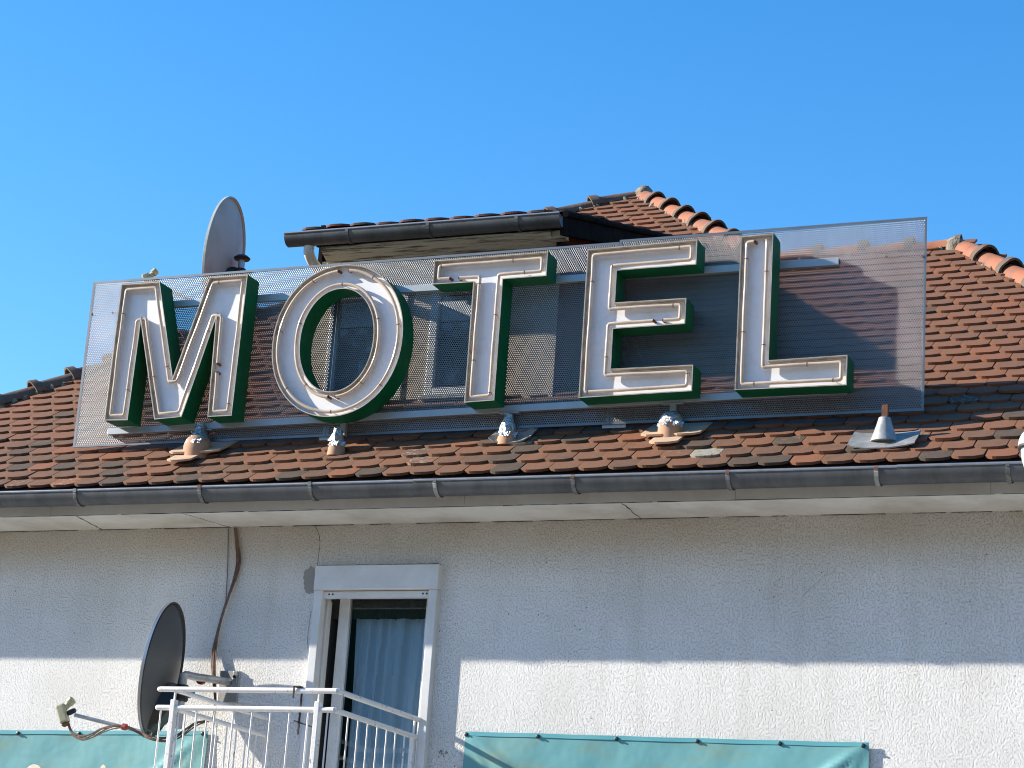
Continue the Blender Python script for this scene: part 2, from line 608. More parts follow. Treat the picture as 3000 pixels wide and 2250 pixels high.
def offset_poly(pts, d, split=False):
    """inward offset of a counter-clockwise polygon in (x, z)"""
    n = len(pts)
    P = [Vector((p[0], p[1])) for p in pts]
    out = []
    for i in range(n):
        a, b, c = P[i - 1], P[i], P[(i + 1) % n]
        e1 = (b - a).normalized()
        e2 = (c - b).normalized()
        n1 = Vector((-e1.y, e1.x))
        n2 = Vector((-e2.y, e2.x))
        m = (n1 + n2)
        if m.length < 1e-4:
            out.append(b + n1 * d)
            continue
        m.normalize()
        k = d / max(0.12, m.dot(n1))
        if split and e1.cross(e2) < 0 and k > 1.5 * d:
            out.append(b + n1 * d + e1 * d * 0.45)
            out.append(b + n2 * d - e2 * d * 0.45)
        else:
            out.append(b + m * k)
    return [(p.x, p.y) for p in out]


def ccw(pts):
    a = sum(pts[i - 1][0] * pts[i][1] - pts[i][0] * pts[i - 1][1] for i in range(len(pts)))
    return pts if a > 0 else pts[::-1]


# ------------------------------------------------------------------ ground
g = MB()
g.add([(-250, -250, 0), (250, -250, 0), (250, 250, 0), (-250, 250, 0)], [(0, 1, 2, 3)], M['ground'])
tag(g.build('ground'), kind='structure')
# added unseen ring of dark slopes behind the viewpoint, shaped to block low sky light
hl = MB()
NH = 140
hv = []
for i in range(NH + 1):
    fi = math.radians(55 - 270 * i / NH)             # from right-front round behind the viewer to the left
    deg = 55 - 270 * i / NH
    el = 17.0
    if deg < -82:
        el = 17.0 - 4.0 * min(1.0, (-82 - deg) / 14)
    if deg < -140:
        el = 13.0 - 4.0 * min(1.0, (-140 - deg) / 20)
    el += 0.9 * math.sin(i * 0.55) + 0.6 * math.sin(i * 1.7)
    R0, R1 = 70.0, 110.0
    ht = R1 * math.tan(math.radians(el)) + 4.0
    for rr_, hh in ((R0, -0.5), (R0 + 12, ht * 0.35), (R0 + 26, ht * 0.75), (R1, ht), (R1 + 50, ht * 0.6), (R1 + 90, -1)):
        hv.append((rr_ * math.cos(fi), rr_ * math.sin(fi), hh + (0.8 * math.sin(i * 2.3 + rr_) if hh > 0 else 0)))
hf = []
for i in range(NH):
    for j in range(5):
        a = i * 6 + j
        hf.append((a, a + 1, a + 7, a + 6))
hl.add(hv, hf, M['fill_blocker'])
tag(hl.build('fill_blocker_slopes', smooth=True, normals=True), kind='structure')

# ------------------------------------------------------------------ building
PITCH = math.radians(36)
TP = math.tan(PITCH)
EY, EZ = -0.50, 5.03            # eave line of the tiles


def roof_z(y):
    return EZ + (y - EY) * TP


house = empty('motel_building')
tag(house, 'white roughcast motel building with red clay tiled roof, dormer and grey gutter', 'building')

XL, XR = -7.5, 9.5
WTOP = 4.878
# door opening
jl = at(944, 1727, 0.0)[0] + 0.004
jr = at(1257, 1727, 0.0)[0]
dz_top = at(1100, 1728, 0.0)[2]
dz_bot = 2.52
wl = MB()


def grid_quad(b, p00, p10, p11, p01, m):
    b.add([p00, p10, p11, p01], [(0, 1, 2, 3)], m)


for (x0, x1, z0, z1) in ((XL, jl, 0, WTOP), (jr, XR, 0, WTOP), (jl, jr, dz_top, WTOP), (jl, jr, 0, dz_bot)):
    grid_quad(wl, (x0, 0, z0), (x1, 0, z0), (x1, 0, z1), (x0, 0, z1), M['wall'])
RD = 0.30
grid_quad(wl, (jl, 0, dz_bot), (jl, 0.13, dz_bot), (jl, 0.13, dz_top), (jl, 0, dz_top), M['white'])
grid_quad(wl, (jl, 0.13, dz_bot), (jl, RD, dz_bot), (jl, RD, dz_top), (jl, 0.13, dz_top), M['room'])
grid_quad(wl, (jr, 0, dz_top), (jr, RD, dz_top), (jr, RD, dz_bot), (jr, 0, dz_bot), M['white'])
grid_quad(wl, (jl, 0, dz_top), (jl, RD, dz_top), (jr, RD, dz_top), (jr, 0, dz_top), M['white'])
grid_quad(wl, (jl, 0, dz_bot), (jr, 0, dz_bot), (jr, RD, dz_bot), (jl, RD, dz_bot), M['white'])
# side and rear walls
grid_quad(wl, (XL, 9, 0), (XL, 0, 0), (XL, 0, WTOP), (XL, 9, WTOP), M['wall'])
grid_quad(wl, (XR, 0, 0), (XR, 9, 0), (XR, 9, WTOP), (XR, 0, WTOP), M['wall'])
grid_quad(wl, (XR, 9, 0), (XL, 9, 0), (XL, 9, WTOP), (XR, 9, WTOP), M['wall'])
wl.build('wall', house)

# room behind the door
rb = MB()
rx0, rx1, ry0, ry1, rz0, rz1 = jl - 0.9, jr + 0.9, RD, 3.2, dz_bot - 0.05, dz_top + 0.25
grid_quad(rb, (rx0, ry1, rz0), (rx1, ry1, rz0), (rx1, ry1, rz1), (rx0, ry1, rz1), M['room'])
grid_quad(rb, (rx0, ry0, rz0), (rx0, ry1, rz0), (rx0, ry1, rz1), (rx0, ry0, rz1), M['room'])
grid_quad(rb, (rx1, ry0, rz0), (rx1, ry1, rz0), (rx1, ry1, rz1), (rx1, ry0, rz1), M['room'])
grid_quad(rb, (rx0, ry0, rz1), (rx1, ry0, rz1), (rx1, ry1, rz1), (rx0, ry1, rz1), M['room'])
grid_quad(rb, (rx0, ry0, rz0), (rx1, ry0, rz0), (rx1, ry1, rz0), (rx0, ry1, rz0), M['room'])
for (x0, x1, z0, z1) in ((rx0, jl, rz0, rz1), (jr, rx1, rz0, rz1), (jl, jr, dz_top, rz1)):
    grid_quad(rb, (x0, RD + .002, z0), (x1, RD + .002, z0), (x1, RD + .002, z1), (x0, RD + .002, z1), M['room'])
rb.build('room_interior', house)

# soffit and fascia with their open joints
FY = -0.42
SOFX = (-7.7, 9.7)
sf = MB()
sf.box((SOFX[0], FY + 0.003, WTOP), (SOFX[1], 0.25, WTOP + 0.03), M['soffit'])


def jag(b, p, q, wdt, m, n=14, amp=0.006, drop=(0, 0, 0)):
    """an irregular thin crack laid on a surface"""
    p, q = Vector(p), Vector(q)
    pts = []
    for i in range(n + 1):
        t = i / n
        c = p.lerp(q, t)
        if 0 < i < n:
            c += Vector((rnd.uniform(-1, 1) * amp, rnd.uniform(-1, 1) * amp * (1 if abs(p.y - q.y) > 0.02 else 0), rnd.uniform(-1, 1) * amp * (1 if abs(p.z - q.z) > 0.02 else 0)))
        pts.append(c)
    b.tube(pts, wdt, m, n=5, radii=[wdt * rnd.uniform(0.4, 1.3) for _ in pts])


ZS = WTOP - 0.001
for pa, pb in (((217, 1527), (300, 1556)), ((1818, 1473), (1879, 1513))):
    a = at(*pa, FY)
    c = at(*pb, 0.0)
    jag(sf, (a[0], FY + .01, ZS), (c[0], -0.01, ZS), 0.0035, M['crack'])
a = at(527, 1508, FY)[0]
jag(sf, (a, FY + .01, ZS), (a + 0.12, -0.01, ZS), 0.0015, M['crack'])
# cobwebs and gaps where the soffit meets the wall
x = -3.4
while x < 4.4:
    ln = rnd.uniform(0.05, 0.5)
    jag(sf, (x, -0.003, ZS - 0.001), (x + ln, -0.003, ZS - 0.001), rnd.uniform(0.0018, 0.0042), M['crack'], n=8, amp=0.002)
    x += ln + rnd.uniform(0.0, 0.22)
x = -3.4
while x < 4.6:
    ln = rnd.uniform(0.3, 1.2)
    jag(sf, (x, FY - 0.021, WTOP - 0.009), (x + ln, FY - 0.021, WTOP - 0.009), rnd.uniform(0.0016, 0.003), M['crack'], n=12, amp=0.001)
    x += ln + rnd.uniform(0.0, 0.05)
sf.build('soffit', house)
fa = MB()
jx = [SOFX[0]] + [at(p, q, FY)[0] for p, q in ((155, 1500), (1365, 1463), (2158, 1440), (2905, 1436))] + [SOFX[1]]
for i in range(len(jx) - 1):
    fa.box((jx[i] + 0.001, FY - 0.022, WTOP - 0.008), (jx[i + 1] - 0.001, FY, EZ - 0.03), M['fascia'])
fa.build('fascia', house)

# gutter
GR = 0.072


def gutter(b, x0, x1, yc, zc, r, m, mb, end_l=False):
    n = 14
    pr = []
    for i in range(n + 1):
        th = math.pi * i / n
        pr.append((yc - r * math.cos(th), zc - r * math.sin(th) * 1.08))
    vs = [(x0, y, z) for y, z in pr] + [(x1, y, z) for y, z in pr]
    vs += [(x0, yc + (y - yc) * 0.97, zc + (z - zc) * 0.97) for y, z in pr] + [(x1, yc + (y - yc) * 0.97, zc + (z - zc) * 0.97) for y, z in pr]
    k = n + 1
    fs = [(i, i + 1, k + i + 1, k + i) for i in range(n)] + [(2 * k + i + 1, 2 * k + i, 3 * k + i, 3 * k + i + 1) for i in range(n)]
    b.add(vs, fs, m)
    b.tube([(x0, yc - r, zc + 0.004), (x1, yc - r, zc + 0.004)], r * 0.11, mb, n=10)
    if end_l:
        for xe in (x0, x1):
            b.add([(xe, y, z) for y, z in pr], [tuple(range(k))], m)


GY = -0.52
gz = 4.992
gt = MB()
# the gutter is laid in lengths, soldered at overlapping joints
jn = [-7.8, at(1205, 1410, -.62)[0], at(2625, 1375, -.62)[0], 9.8]
for i in range(3):
    gutter(gt, jn[i], jn[i + 1], GY - 0.002 * i, gz + 0.0015 * i, GR + 0.001 * i, M['zinc'], M['zinc_light'])
go = gt.build('gutter', house, smooth=True)
for k, bx in enumerate((221, 586, 909, 1275, 1679, 2132, 2567, 2952)):
    xb = at(bx, 1439 - bx * 0.0267, GY - GR)[0]
    bb = MB()
    mm = M['bracket'] if k not in (3, 6) else M['lead']
    pts = []
    for i in range(13):
        th = math.pi * i / 12
        pts.append((xb + rnd.uniform(-.001, .001), GY - (GR + 0.006) * math.cos(th), gz - (GR + 0.006) * math.sin(th) * 1.08))
    for i in range(12):
        bb.beam(pts[i], Vector(pts[i + 1]) + (Vector(pts[i + 1]) - Vector(pts[i])) * 0.1, 0.004, 0.024, mm, up=(1, 0, 0.001))
    bb.box((xb - 0.011, GY - GR - 0.0105, gz - 0.012), (xb + 0.011, GY - GR + 0.02, gz + 0.0135), M['rust'] if k in (1, 4, 5, 6) else M['zinc'])
    o = bb.build('gutter_bracket', house)

# ------------------------------------------------------------------ tiled roof
HIPL = [(-5.0, -0.9), (-3.55, 0.82), (-3.16, 1.33), (-2.30, 2.32), (-1.15, 3.70), (-0.61, 4.42), (-0.05, 4.76)]
RIDGE_Y = 2.92


def x_left(y):
    for (xa, ya), (xb, yb) in zip(HIPL[:-1], HIPL[1:]):
        if ya <= y <= yb:
            return xa + (xb - xa) * (y - ya) / (yb - ya)
    return HIPL[0][0] if y < HIPL[0][1] else 99


def x_right(y):
    if y <= RIDGE_Y:
        return 3.06 + (RIDGE_Y - y) * 0.78
    return -0.05 + (4.76 - y) * (1.62 / (4.76 - RIDGE_Y))


def tile(b, org, eu, ev, en, wd, ln, th, mt, tint, rot=0.0, lift=0.0):
    """one beaver-tail tile: arched lower edge, resting on the courses below"""
    pts = []
    h = wd / 2
    for i in range(9):
        u = -1 + 2 * i / 8
        pts.append((u * h, 0.004 * abs(u) + 0.030 * max(0.0, (abs(u) - 0.45) / 0.55) ** 1.3))
    cr, sr = math.cos(rot), math.sin(rot)
    lo, hi_ = 0.033 + lift, 0.002

    def P(u, v, dz):
        u2, v2 = u * cr - v * sr, u * sr + v * cr
        t = v / ln
        return org + eu * u2 + ev * v2 + en * (lo + (hi_ - lo) * t + dz)
    # two boxes of points: top face (slight camber) and the thick lower edge
    vs = [P(u, v, -0.0016 * (u / h) ** 2) for u, v in pts] + [P(h, ln, 0), P(-h, ln, 0)]
    vs2 = [P(u, v, -th) for u, v in pts] + [P(h, ln, -th), P(-h, ln, -th)]
    n = len(vs)
    fs = [tuple(range(n))]
    for i in range(9 - 1):
        fs.append((i, n + i, n + i + 1, i + 1))
    fs.append((8, n + 8, n + 9, 9))
    fs.append((10, n + 10, n, 0))
    b.add(vs + vs2, fs, mt, tint)


def tint_for(x, y):
    low = max(0.0, 1.0 - (y + 0.5) / 1.6)          # older, dirtier courses near the eave
    left = max(0.0, min(1.0, (1.5 - x) / 4))
    p = rnd.random()
    br = 0.15 + rnd.random() * 0.45 + 0.25 * rnd.random() + 0.15 * low
    gr = (0.06 + 0.38 * low + 0.12 * left) * rnd.random() * 1.2
    if p < 0.05:
        br, gr = 0.0, 0.0
    if p > 0.98 - 0.17 * low:
        gr = 0.6 + 0.2 * low
    lich = rnd.random() * 0.55 + (0.3 if (rnd.random() < 0.2 * low) else 0.1)
    dx = abs(x - 1.4) < 1.3 and -0.45 < y < -0.05
    if dx and rnd.random() < 0.35:
        lich += 0.3
    return (br, gr, lich)


GAUGE = 0.1475
TW = 0.18
rt = MB()
eu = Vector((1, 0, 0))
ev = Vector((0, math.cos(PITCH), math.sin(PITCH)))
en = Vector((0, -math.sin(PITCH), math.cos(PITCH)))
DORM = (-0.86, 0.92, 0.56)                 # dormer: left, right, front of its wall
rows = int((4.76 + 0.5) / math.cos(PITCH) / GAUGE) + 1
for r in range(rows):
    s = r * GAUGE
    y = EY + s * math.cos(PITCH)
    sag = lambda xx: 0.0
    x0 = x_left(min(y + 0.02, 4.75)) - 0.02
    x1 = x_right(y) + 0.02
    off = (r % 2) * TW / 2 + rnd.uniform(-0.008, 0.008)
    k0 = int(math.floor((max(x0, -6.2) - off) / TW)) - 0
    x = k0 * TW + off
    while x < min(x1, 7.2) + TW / 2:
        xc = x
        x += TW
        if xc < x0 - 0.03 or xc > (x1 + 0.04 if y < RIDGE_Y - 0.3 else x1 - 0.07):
            continue
        if DORM[0] + .1 < xc < DORM[1] - .1 and DORM[2] + .1 < y < 3.3:
            continue
        wave = 0.006 * math.sin(xc * 1.7 + r * 0.35) + 0.004 * math.sin(xc * 4.1 + r)
        o = Vector((xc + rnd.uniform(-.002, .002), y, EZ + s * math.sin(PITCH))) + ev * (wave + rnd.uniform(-0.003, 0.003)) + en * (0.004 * math.sin(xc * 0.9 + r * .2))
        old = y < 0.4
        if rnd.random() < (0.05 if old else 0.015):
            o = o - ev * rnd.uniform(0.01, 0.03) + en * 0.004
        tile(rt, o, eu, ev, en, TW - rnd.uniform(0.003, 0.007), 0.30, 0.018, M['tile'], tint_for(xc, y),
             rnd.gauss(0, 0.012 if old else 0.007), abs(rnd.gauss(0, 0.0035 if old else 0.002)))
# boarding under the tiles and the planes on the far sides
d = -0.012
xs = [(x_left(y), y) for y in (-0.5, 0.84, 1.36, 2.35, 3.72, 4.45, 4.75)]
poly = [(px, py, roof_z(py) + d) for px, py in xs] + [(x_right(y), y, roof_z(y) + d) for y in (4.75, 2.93, 2.91, -0.5)]
cut = MB()
for i in range(40):
    ya = -0.5 + 5.25 * i / 40
    yb = -0.5 + 5.25 * (i + 1) / 40
    grid_quad(rt, (x_left(ya), ya, roof_z(ya) + d), (x_right(ya), ya, roof_z(ya) + d), (x_right(yb), yb, roof_z(yb) + d), (x_left(yb), yb, roof_z(yb) + d), M['underlay'])
apex = (-0.02, 4.78, roof_z(4.76))
bx = -5.0
far = MB()
far.add([(-5.0, -0.5, EZ), apex, (-5.0, 10, EZ)], [(0, 1, 2)], M['tile_dark'], (0.5, 0.2, 0.2))
far.add([(-5.0, 10, EZ), apex, (5.0, 10, EZ)], [(0, 1, 2)], M['tile_dark'], (0.5, 0.2, 0.2))
far.add([(1.64, RIDGE_Y, roof_z(RIDGE_Y) - .03), (5.0, 10, EZ), apex], [(0, 1, 2)], M['tile_dark'], (0.5, 0.2, 0.2))
far.add([(1.64, RIDGE_Y, roof_z(RIDGE_Y) - .03), (3.06, RIDGE_Y, roof_z(RIDGE_Y) - .03), (5.8, 6.34, EZ), (3.4, 6.34, EZ)], [(0, 1, 2, 3)], M['tile_dark'], (0.5, 0.2, 0.2))
far.add([(3.06, RIDGE_Y, roof_z(RIDGE_Y) - .03), (5.74, -0.5, EZ), (5.74, 6.34, EZ)], [(0, 1, 2)], M['tile_dark'], (0.5, 0.2, 0.2))
rt.build('roof_tiles', house)
far.build('far_roof_slope', house)


# ridge and hip tiles
def ridge_tile(p, q, r0, r1, mt, seed, peak=0.25, mortar=0.5):
    """tapered, slightly pointed half-round tile from p (narrow, upper) to q (wide, lower)"""
    rr = random.Random(seed)
    p, q = Vector(p), Vector(q)
    t = (q - p).normalized()
    side = t.cross(Vector((0, 0, 1))).normalized()
    up = side.cross(t).normalized()
    b = MB()
    n = 14
    tr = rr.uniform(-0.03, 0.03)
    side2 = side + up * tr
    L = (q - p).length
    rings = []
    prof = [(0.0, r0), (0.5, (r0 + r1) / 2), (0.80, r1 * 0.95), (0.84, r1 * 1.07), (1.0, r1 * 1.14)]
    for k, (s_, r) in enumerate(prof):
        for inner in (0, 1):
            ri = r - (0.014 if inner else 0)
            ring = []
            for i in range(n + 1):
                th = math.pi * i / n
                cs, sn = math.cos(th), math.sin(th)
                pk = 1 + (peak if s_ < 0.83 else peak * 3.2) * max(0, sn - 0.75)
                ring.append(p + t * (L * s_) + side2 * (ri * cs) + up * (ri * sn * 0.95 * pk - 0.25 * r0))
            rings.append(ring)
    K = n + 1
    vs = [v for ring in rings for v in ring]
    fs = []
    for k in range(len(prof) - 1):
        a, c = (2 * k) * K, (2 * k + 2) * K
        if k == len(prof) - 2:
            nb = len(fs)
        for i in range(n):
            fs.append((a + i, a + i + 1, c + i + 1, c + i))
            fs.append((a + K + i + 1, a + K + i, c + K + i, c + K + i + 1))
    a = (2 * len(prof) - 2) * K
    for i in range(n):
        fs.append((a + i, a + i + 1, a + K + i + 1, a + K + i))
        fs.append((i + 1, i, K + i, K + i + 1))
    b.add(vs, fs[:nb], mt)
    b.add(vs, fs[nb:], M['ridge_moss_shade'])  # dark lower end: soot, plus painted shade of the overlap gap
    # lumps of bedding mortar on both sides
    for sgn in (-1, 1):
        for j in range(4):
            c = p + t * (L * (0.1 + 0.27 * j)) + side * (sgn * r0 * rr.uniform(0.9, 1.05)) - up * (r0 * 0.35)
            k = rr.uniform(0.018, 0.034)
            b.lathe(c - up * 0.02, up, [(k * 0.8, 0), (k * rr.uniform(0.9, 1.2), 0.02), (k * 0.5, 0.045)], M['mortar'], n=7, jit=0.2)
    return b.build('ridge_tile', house, smooth=True)


def run_ridge(pts, n, r0, r1, mt, seed, over=0.05):
    """pts upper -> lower"""
    P = [Vector(p) for p in pts]
    seg = [(P[i + 1] - P[i]).length for i in range(len(P) - 1)]
    tot = sum(seg)

    def pt(s):
        for i, L in enumerate(seg):
            if s <= L or i == len(seg) - 1:
                return P[i] + (P[i + 1] - P[i]) * (s / L)
            s -= L
    for i in range(n):
        a = pt(tot * i / n)
        c = pt(tot * (i + 1) / n)
        dd = (c - a).normalized()
        jit = Vector((0, 0, rnd.uniform(-0.006, 0.006)))
        ridge_tile(a + jit, c + dd * over + jit + Vector((0, 0, 0.012)), r0 * rnd.uniform(0.95, 1.05), r1 * rnd.uniform(0.96, 1.05), mt, seed + i)


def rp(x, y, dz=0.008):
    return (x, y, roof_z(y) + dz)


run_ridge([rp(*HIPL[-1]), rp(1.60, RIDGE_Y + .02)], 8, 0.072, 0.092, M['ridge_orange'], 10)
run_ridge([rp(*HIPL[-1]), rp(*HIPL[-2]), rp(*HIPL[-3]), rp(*HIPL[-4])], 9, 0.07, 0.09, M['ridge_moss_shade'], 40)
run_ridge([rp(*HIPL[-4]), rp(*HIPL[2]), rp(*HIPL[1]), rp(-4.4, -0.19)], 12, 0.07, 0.09, M['ridge_moss_shade'], 60)
run_ridge([rp(3.06, RIDGE_Y), rp(x_right(0.9), 0.9)], 7, 0.076, 0.095, M['ridge_orange'], 80)
run_ridge([rp(1.66, RIDGE_Y, 0.0), rp(3.02, RIDGE_Y, 0.0)], 4, 0.07, 0.09, M['ridge_orange'], 100)
for c, k in ((rp(3.03, RIDGE_Y - .02, 0.01), 0.075), (rp(-0.02, 4.74, 0.01), 0.08)):
    mo = MB()
    mo.lathe(c, (0, 0, 1), [(k, -0.06), (k * 1.15, 0.0), (k * 0.9, 0.05), (k * 0.4, 0.085)], M['mortar'], n=12, jit=0.12)
    mo.build('ridge_mortar', house, smooth=True)

# ------------------------------------------------------------------ dormer
dl, dr, dy = DORM
dorm = MB()
DP = math.radians(15.6)
gxl, gxr = at(845, 700, 0.22)[0], at(1640, 636, 0.22)[0]
dgz = at(1200, 668, 0.22)[2]
soz = at(940, 735, 0.30)[2]
dtop = soz + 0.02
dorm_e = MB()
zb = roof_z(dy) - 0.1
# windows in the dormer front: (x0, x1)
W = [(-0.725, -0.15), (0.02, 0.55)]
wz0, wz1 = 5.86, 6.62
segs = [(dl, W[0][0], zb, dtop), (W[0][1], W[1][0], zb, dtop), (W[1][1], dr, zb, dtop)]
for a, c in W:
    segs += [(a, c, zb, wz0), (a, c, wz1, dtop)]
for (x0, x1, z0, z1) in segs:
    grid_quad(dorm_e, (x0, dy, z0), (x1, dy, z0), (x1, dy, z1), (x0, dy, z1), M['dormer_wall'])


def dorm_roof_z(y):
    return dgz + 0.02 + (y - 0.22) * math.tan(DP)


ymeet = (dgz + 0.02 - 0.22 * math.tan(DP) - EZ + EY * TP) / (TP - math.tan(DP))
for xx in (dl, dr):
    grid_quad(dorm_e, (xx, dy, zb), (xx, dy, dorm_roof_z(dy) - 0.05), (xx, ymeet, roof_z(ymeet)), (xx, dy + 0.3, roof_z(dy + 0.1) - 0.1), M['tile_dark'])
dw = dorm_e.build('dormer_wall', house)
for (a, c) in W:
    f = MB()
    fw = 0.055
    y0, y1 = dy - 0.012, dy + 0.05
    f.box((a, y0, wz0), (a + fw, y1, wz1), M['pvc'])
    f.box((c - fw, y0, wz0), (c, y1, wz1), M['pvc'])
    f.box((a + fw, y0, wz0), (c - fw, y1, wz0 + fw), M['pvc'])
    f.box((a + fw, y0, wz1 - fw), (c - fw, y1, wz1), M['pvc'])
    f.box((a - 0.02, dy - 0.05, wz0 - 0.03), (c + 0.02, dy + 0.01, wz0 - 0.002), M['lead'])
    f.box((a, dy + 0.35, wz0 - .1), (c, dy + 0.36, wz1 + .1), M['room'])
    fo = f.build('window_frame', dw, bevel=0.004)
    p = MB()
    grid_quad(p, (a + fw, dy + 0.02, wz0 + fw), (c - fw, dy + 0.02, wz0 + fw), (c - fw, dy + 0.02, wz1 - fw), (a + fw, dy + 0.02, wz1 - fw), M['glass'])
    p.build('pane', dw)
# soffit board with flaking paint
sb = MB()
lf, lb = at(940, 735, 0.30), at(975, 785, dy)
rf_, rb_ = at(1575, 683, 0.30), at(1590, 735, dy)
vs = [(lf[0], 0.30, soz), (dr + 0.02, 0.30, soz), (dr - 0.02, dy, soz - 0.03), (lb[0] - 0.02, dy, soz - 0.03)]
vs2 = [(x_, y_, z_ + 0.03) for x_, y_, z_ in vs]
sb.add(vs + vs2, [(0, 3, 2, 1), (4, 5, 6, 7), (0, 1, 5, 4), (1, 2, 6, 5), (2, 3, 7, 6), (3, 0, 4, 7)], M['flaky'])
sb.build('dormer_soffit', house)
# roof of the dormer
dr_ = MB()
du = Vector((1, 0, 0))
dv = Vector((0, math.cos(DP), math.sin(DP)))
dn = Vector((0, -math.sin(DP), math.cos(DP)))
tx0, tx1 = gxl + 0.09, gxr - 0.03
nr = int((ymeet - 0.2) / math.cos(DP) / GAUGE)
for r in range(nr):
    s = r * GAUGE
    off = (r % 2) * TW / 2
    x = tx0 + off
    while x < tx1:
        o = Vector((x + TW / 2, 0.20, dgz + 0.012)) + dv * (s + rnd.uniform(-.006, .006)) + dn * rnd.uniform(0, 0.006)
        if o.x < tx1 + 0.02:
            tile(dr_, o, du, dv, dn, TW - 0.006, 0.3, 0.014, M['tile_dark'], (rnd.random(), rnd.random() * 0.4, rnd.random() * 0.5), rnd.gauss(0, 0.015), abs(rnd.gauss(0, 0.006)))
        x += TW
dr_.add([(tx0, 0.24, dorm_roof_z(0.24) - 0.03), (tx1 + .05, 0.24, dorm_roof_z(0.24) - 0.03), (tx1 + .05, ymeet, dorm_roof_z(ymeet) - 0.03), (tx0, ymeet, dorm_roof_z(ymeet) - 0.03)], [(0, 1, 2, 3)], M['underlay'])
dr_.build('dormer_roof_tiles', house)
# dark board closing the front below the tiles, and the right verge running back up to the main roof
vb = MB()
vb.box((gxl + 0.18, 0.27, soz + 0.028), (gxr - 0.02, 0.31, dgz + 0.0), M['verge'])
p0 = Vector((gxr + 0.01, 0.24, dgz - 0.055))
p1 = Vector((gxr + 0.01, ymeet - 0.1, dgz - 0.055 + (ymeet - 0.34) * math.tan(DP)))
vb.beam(p0, p1, 0.03, 0.12, M['verge'])
vb.tube([p0 + Vector((0.02, 0, 0.08)), p1 + Vector((0.02, 0, 0.08))], 0.022, M['verge'], n=8)
vb.beam(p0 + Vector((-0.04, 0.1, -0.13)), p1 + Vector((-0.04, 0, -0.13)), 0.05, 0.09, M['verge'])
vb.box((dr - 0.02, 0.34, soz - 0.01), (dr + 0.10, 0.42, soz + 0.05), M['flaky'])
vb.box((dl, 0.55, soz + 0.0), (dl + 0.03, 1.6, dgz + 0.2), M['verge'])
vb.build('verge_board', house)
dg = MB()
gutter(dg, gxl, gxr + 0.02, 0.22, dgz, 0.066, M['zinc'], M['zinc_light'], end_l=True)
for q in (0.24, 0.54, 0.86):
    xb = gxl + (gxr - gxl) * q
    pts = [(xb, 0.22 - 0.07 * math.cos(math.pi * i / 12), dgz - 0.075 * math.sin(math.pi * i / 12)) for i in range(13)]
    for i in range(12):
        dg.beam(pts[i], pts[i + 1], 0.004, 0.022, M['zinc'], up=(1, 0, 0.001))
dg.build('dormer_gutter', house, smooth=True)
dp = MB()
pp = [at(908, 712, 0.24), at(905, 728, 0.25), at(906, 745, 0.28), at(916, 768, 0.36), at(932, 790, 0.46), at(940, 815, 0.50), at(938, 900, 0.50)]
dp.tube(smooth_path(pp, 5), 0.036, M['pvc'], n=16)
dp.build('downpipe', house, smooth=True)

# ------------------------------------------------------------------ roof penetrations under the sign posts
PY = -0.085


def rbase(px, py):
    """point of the roof plane seen at a pixel"""
    dd = RM @ np.array([px - 1500.0, py - 1125.0, FOC])
    n_ = np.array([0, -math.sin(PITCH), math.cos(PITCH)])
    t_ = ((np.array([0, EY, EZ + 0.03]) - CAM) @ n_) / (dd @ n_)
    return Vector(CAM + dd * t_)


def post_x(px, py):
    return at(px, py, PY)[0]


def skirt(b, c, wl_, wr_, dn_, up_, mt, lift=0.02, th=0.008, nx=9, ny=5, curl=0.02):
    """a sheet dressed over the tiles around c"""
    vs = []
    for j in range(ny):
        for i in range(nx):
            u = -wl_ + (wl_ + wr_) * i / (nx - 1)
            v = -dn_ + (dn_ + up_) * j / (ny - 1)
            if j == 0:
                v += 0.02 * abs(u / max(wl_, wr_)) ** 2
            e = lift + curl * (abs(2 * i / (nx - 1) - 1) ** 3) * rnd.uniform(0.6, 1.2) + rnd.uniform(-.003, .003)
            vs.append(c + eu * u + ev * v + en * e)
    vs2 = [p - en * th for p in vs]
    N = nx * ny
    fs = []
    for j in range(ny - 1):
        for i in range(nx - 1):
            a = j * nx + i
            fs.append((a, a + 1, a + nx + 1, a + nx))
            fs.append((N + a + 1, N + a, N + a + nx, N + a + nx + 1))
    for i in range(nx - 1):
        fs.append((i + 1, i, N + i, N + i + 1))
        k = (ny - 1) * nx + i
        fs.append((k, k + 1, N + k + 1, N + k))
    for j in range(ny - 1):
        a = j * nx
        fs.append((a, a + nx, N + a + nx, N + a))
        a = j * nx + nx - 1
        fs.append((a + nx, a, N + a, N + a + nx))
    b.add(vs + vs2, fs, mt)


def foil(parent, c, prof, jit=0.16):
    b = MB()
    b.lathe(c, (0, 0, 1), prof, M['foil'], n=13, jit=jit)
    # loose flaps
    for k in range(5):
        th = rnd.uniform(-2.6, -0.4)
        r = prof[0][0]
        q = Vector(c) + Vector((math.cos(th) * r, math.sin(th) * r, prof[0][1]))
        b.add([q, q + Vector((0.03, 0, 0.004)), q + Vector((0.02, -0.01, -0.03)), q + Vector((-.005, -0.008, -0.02))], [(0, 1, 2, 3)], M['foil'])
    return b.build('foil_wrap', parent, smooth=True)


# bulbous clay vent with two pale replacement tiles
def new_tiles(parent, c, where):
    b = MB()
    for du_, dv_ in where:
        tile(b, c + eu * du_ + ev * dv_, eu, ev, en, 0.176, 0.3, 0.014, M['new_tile'], None, 0.0, 0.016)
    return b.build('pale_tile', parent)


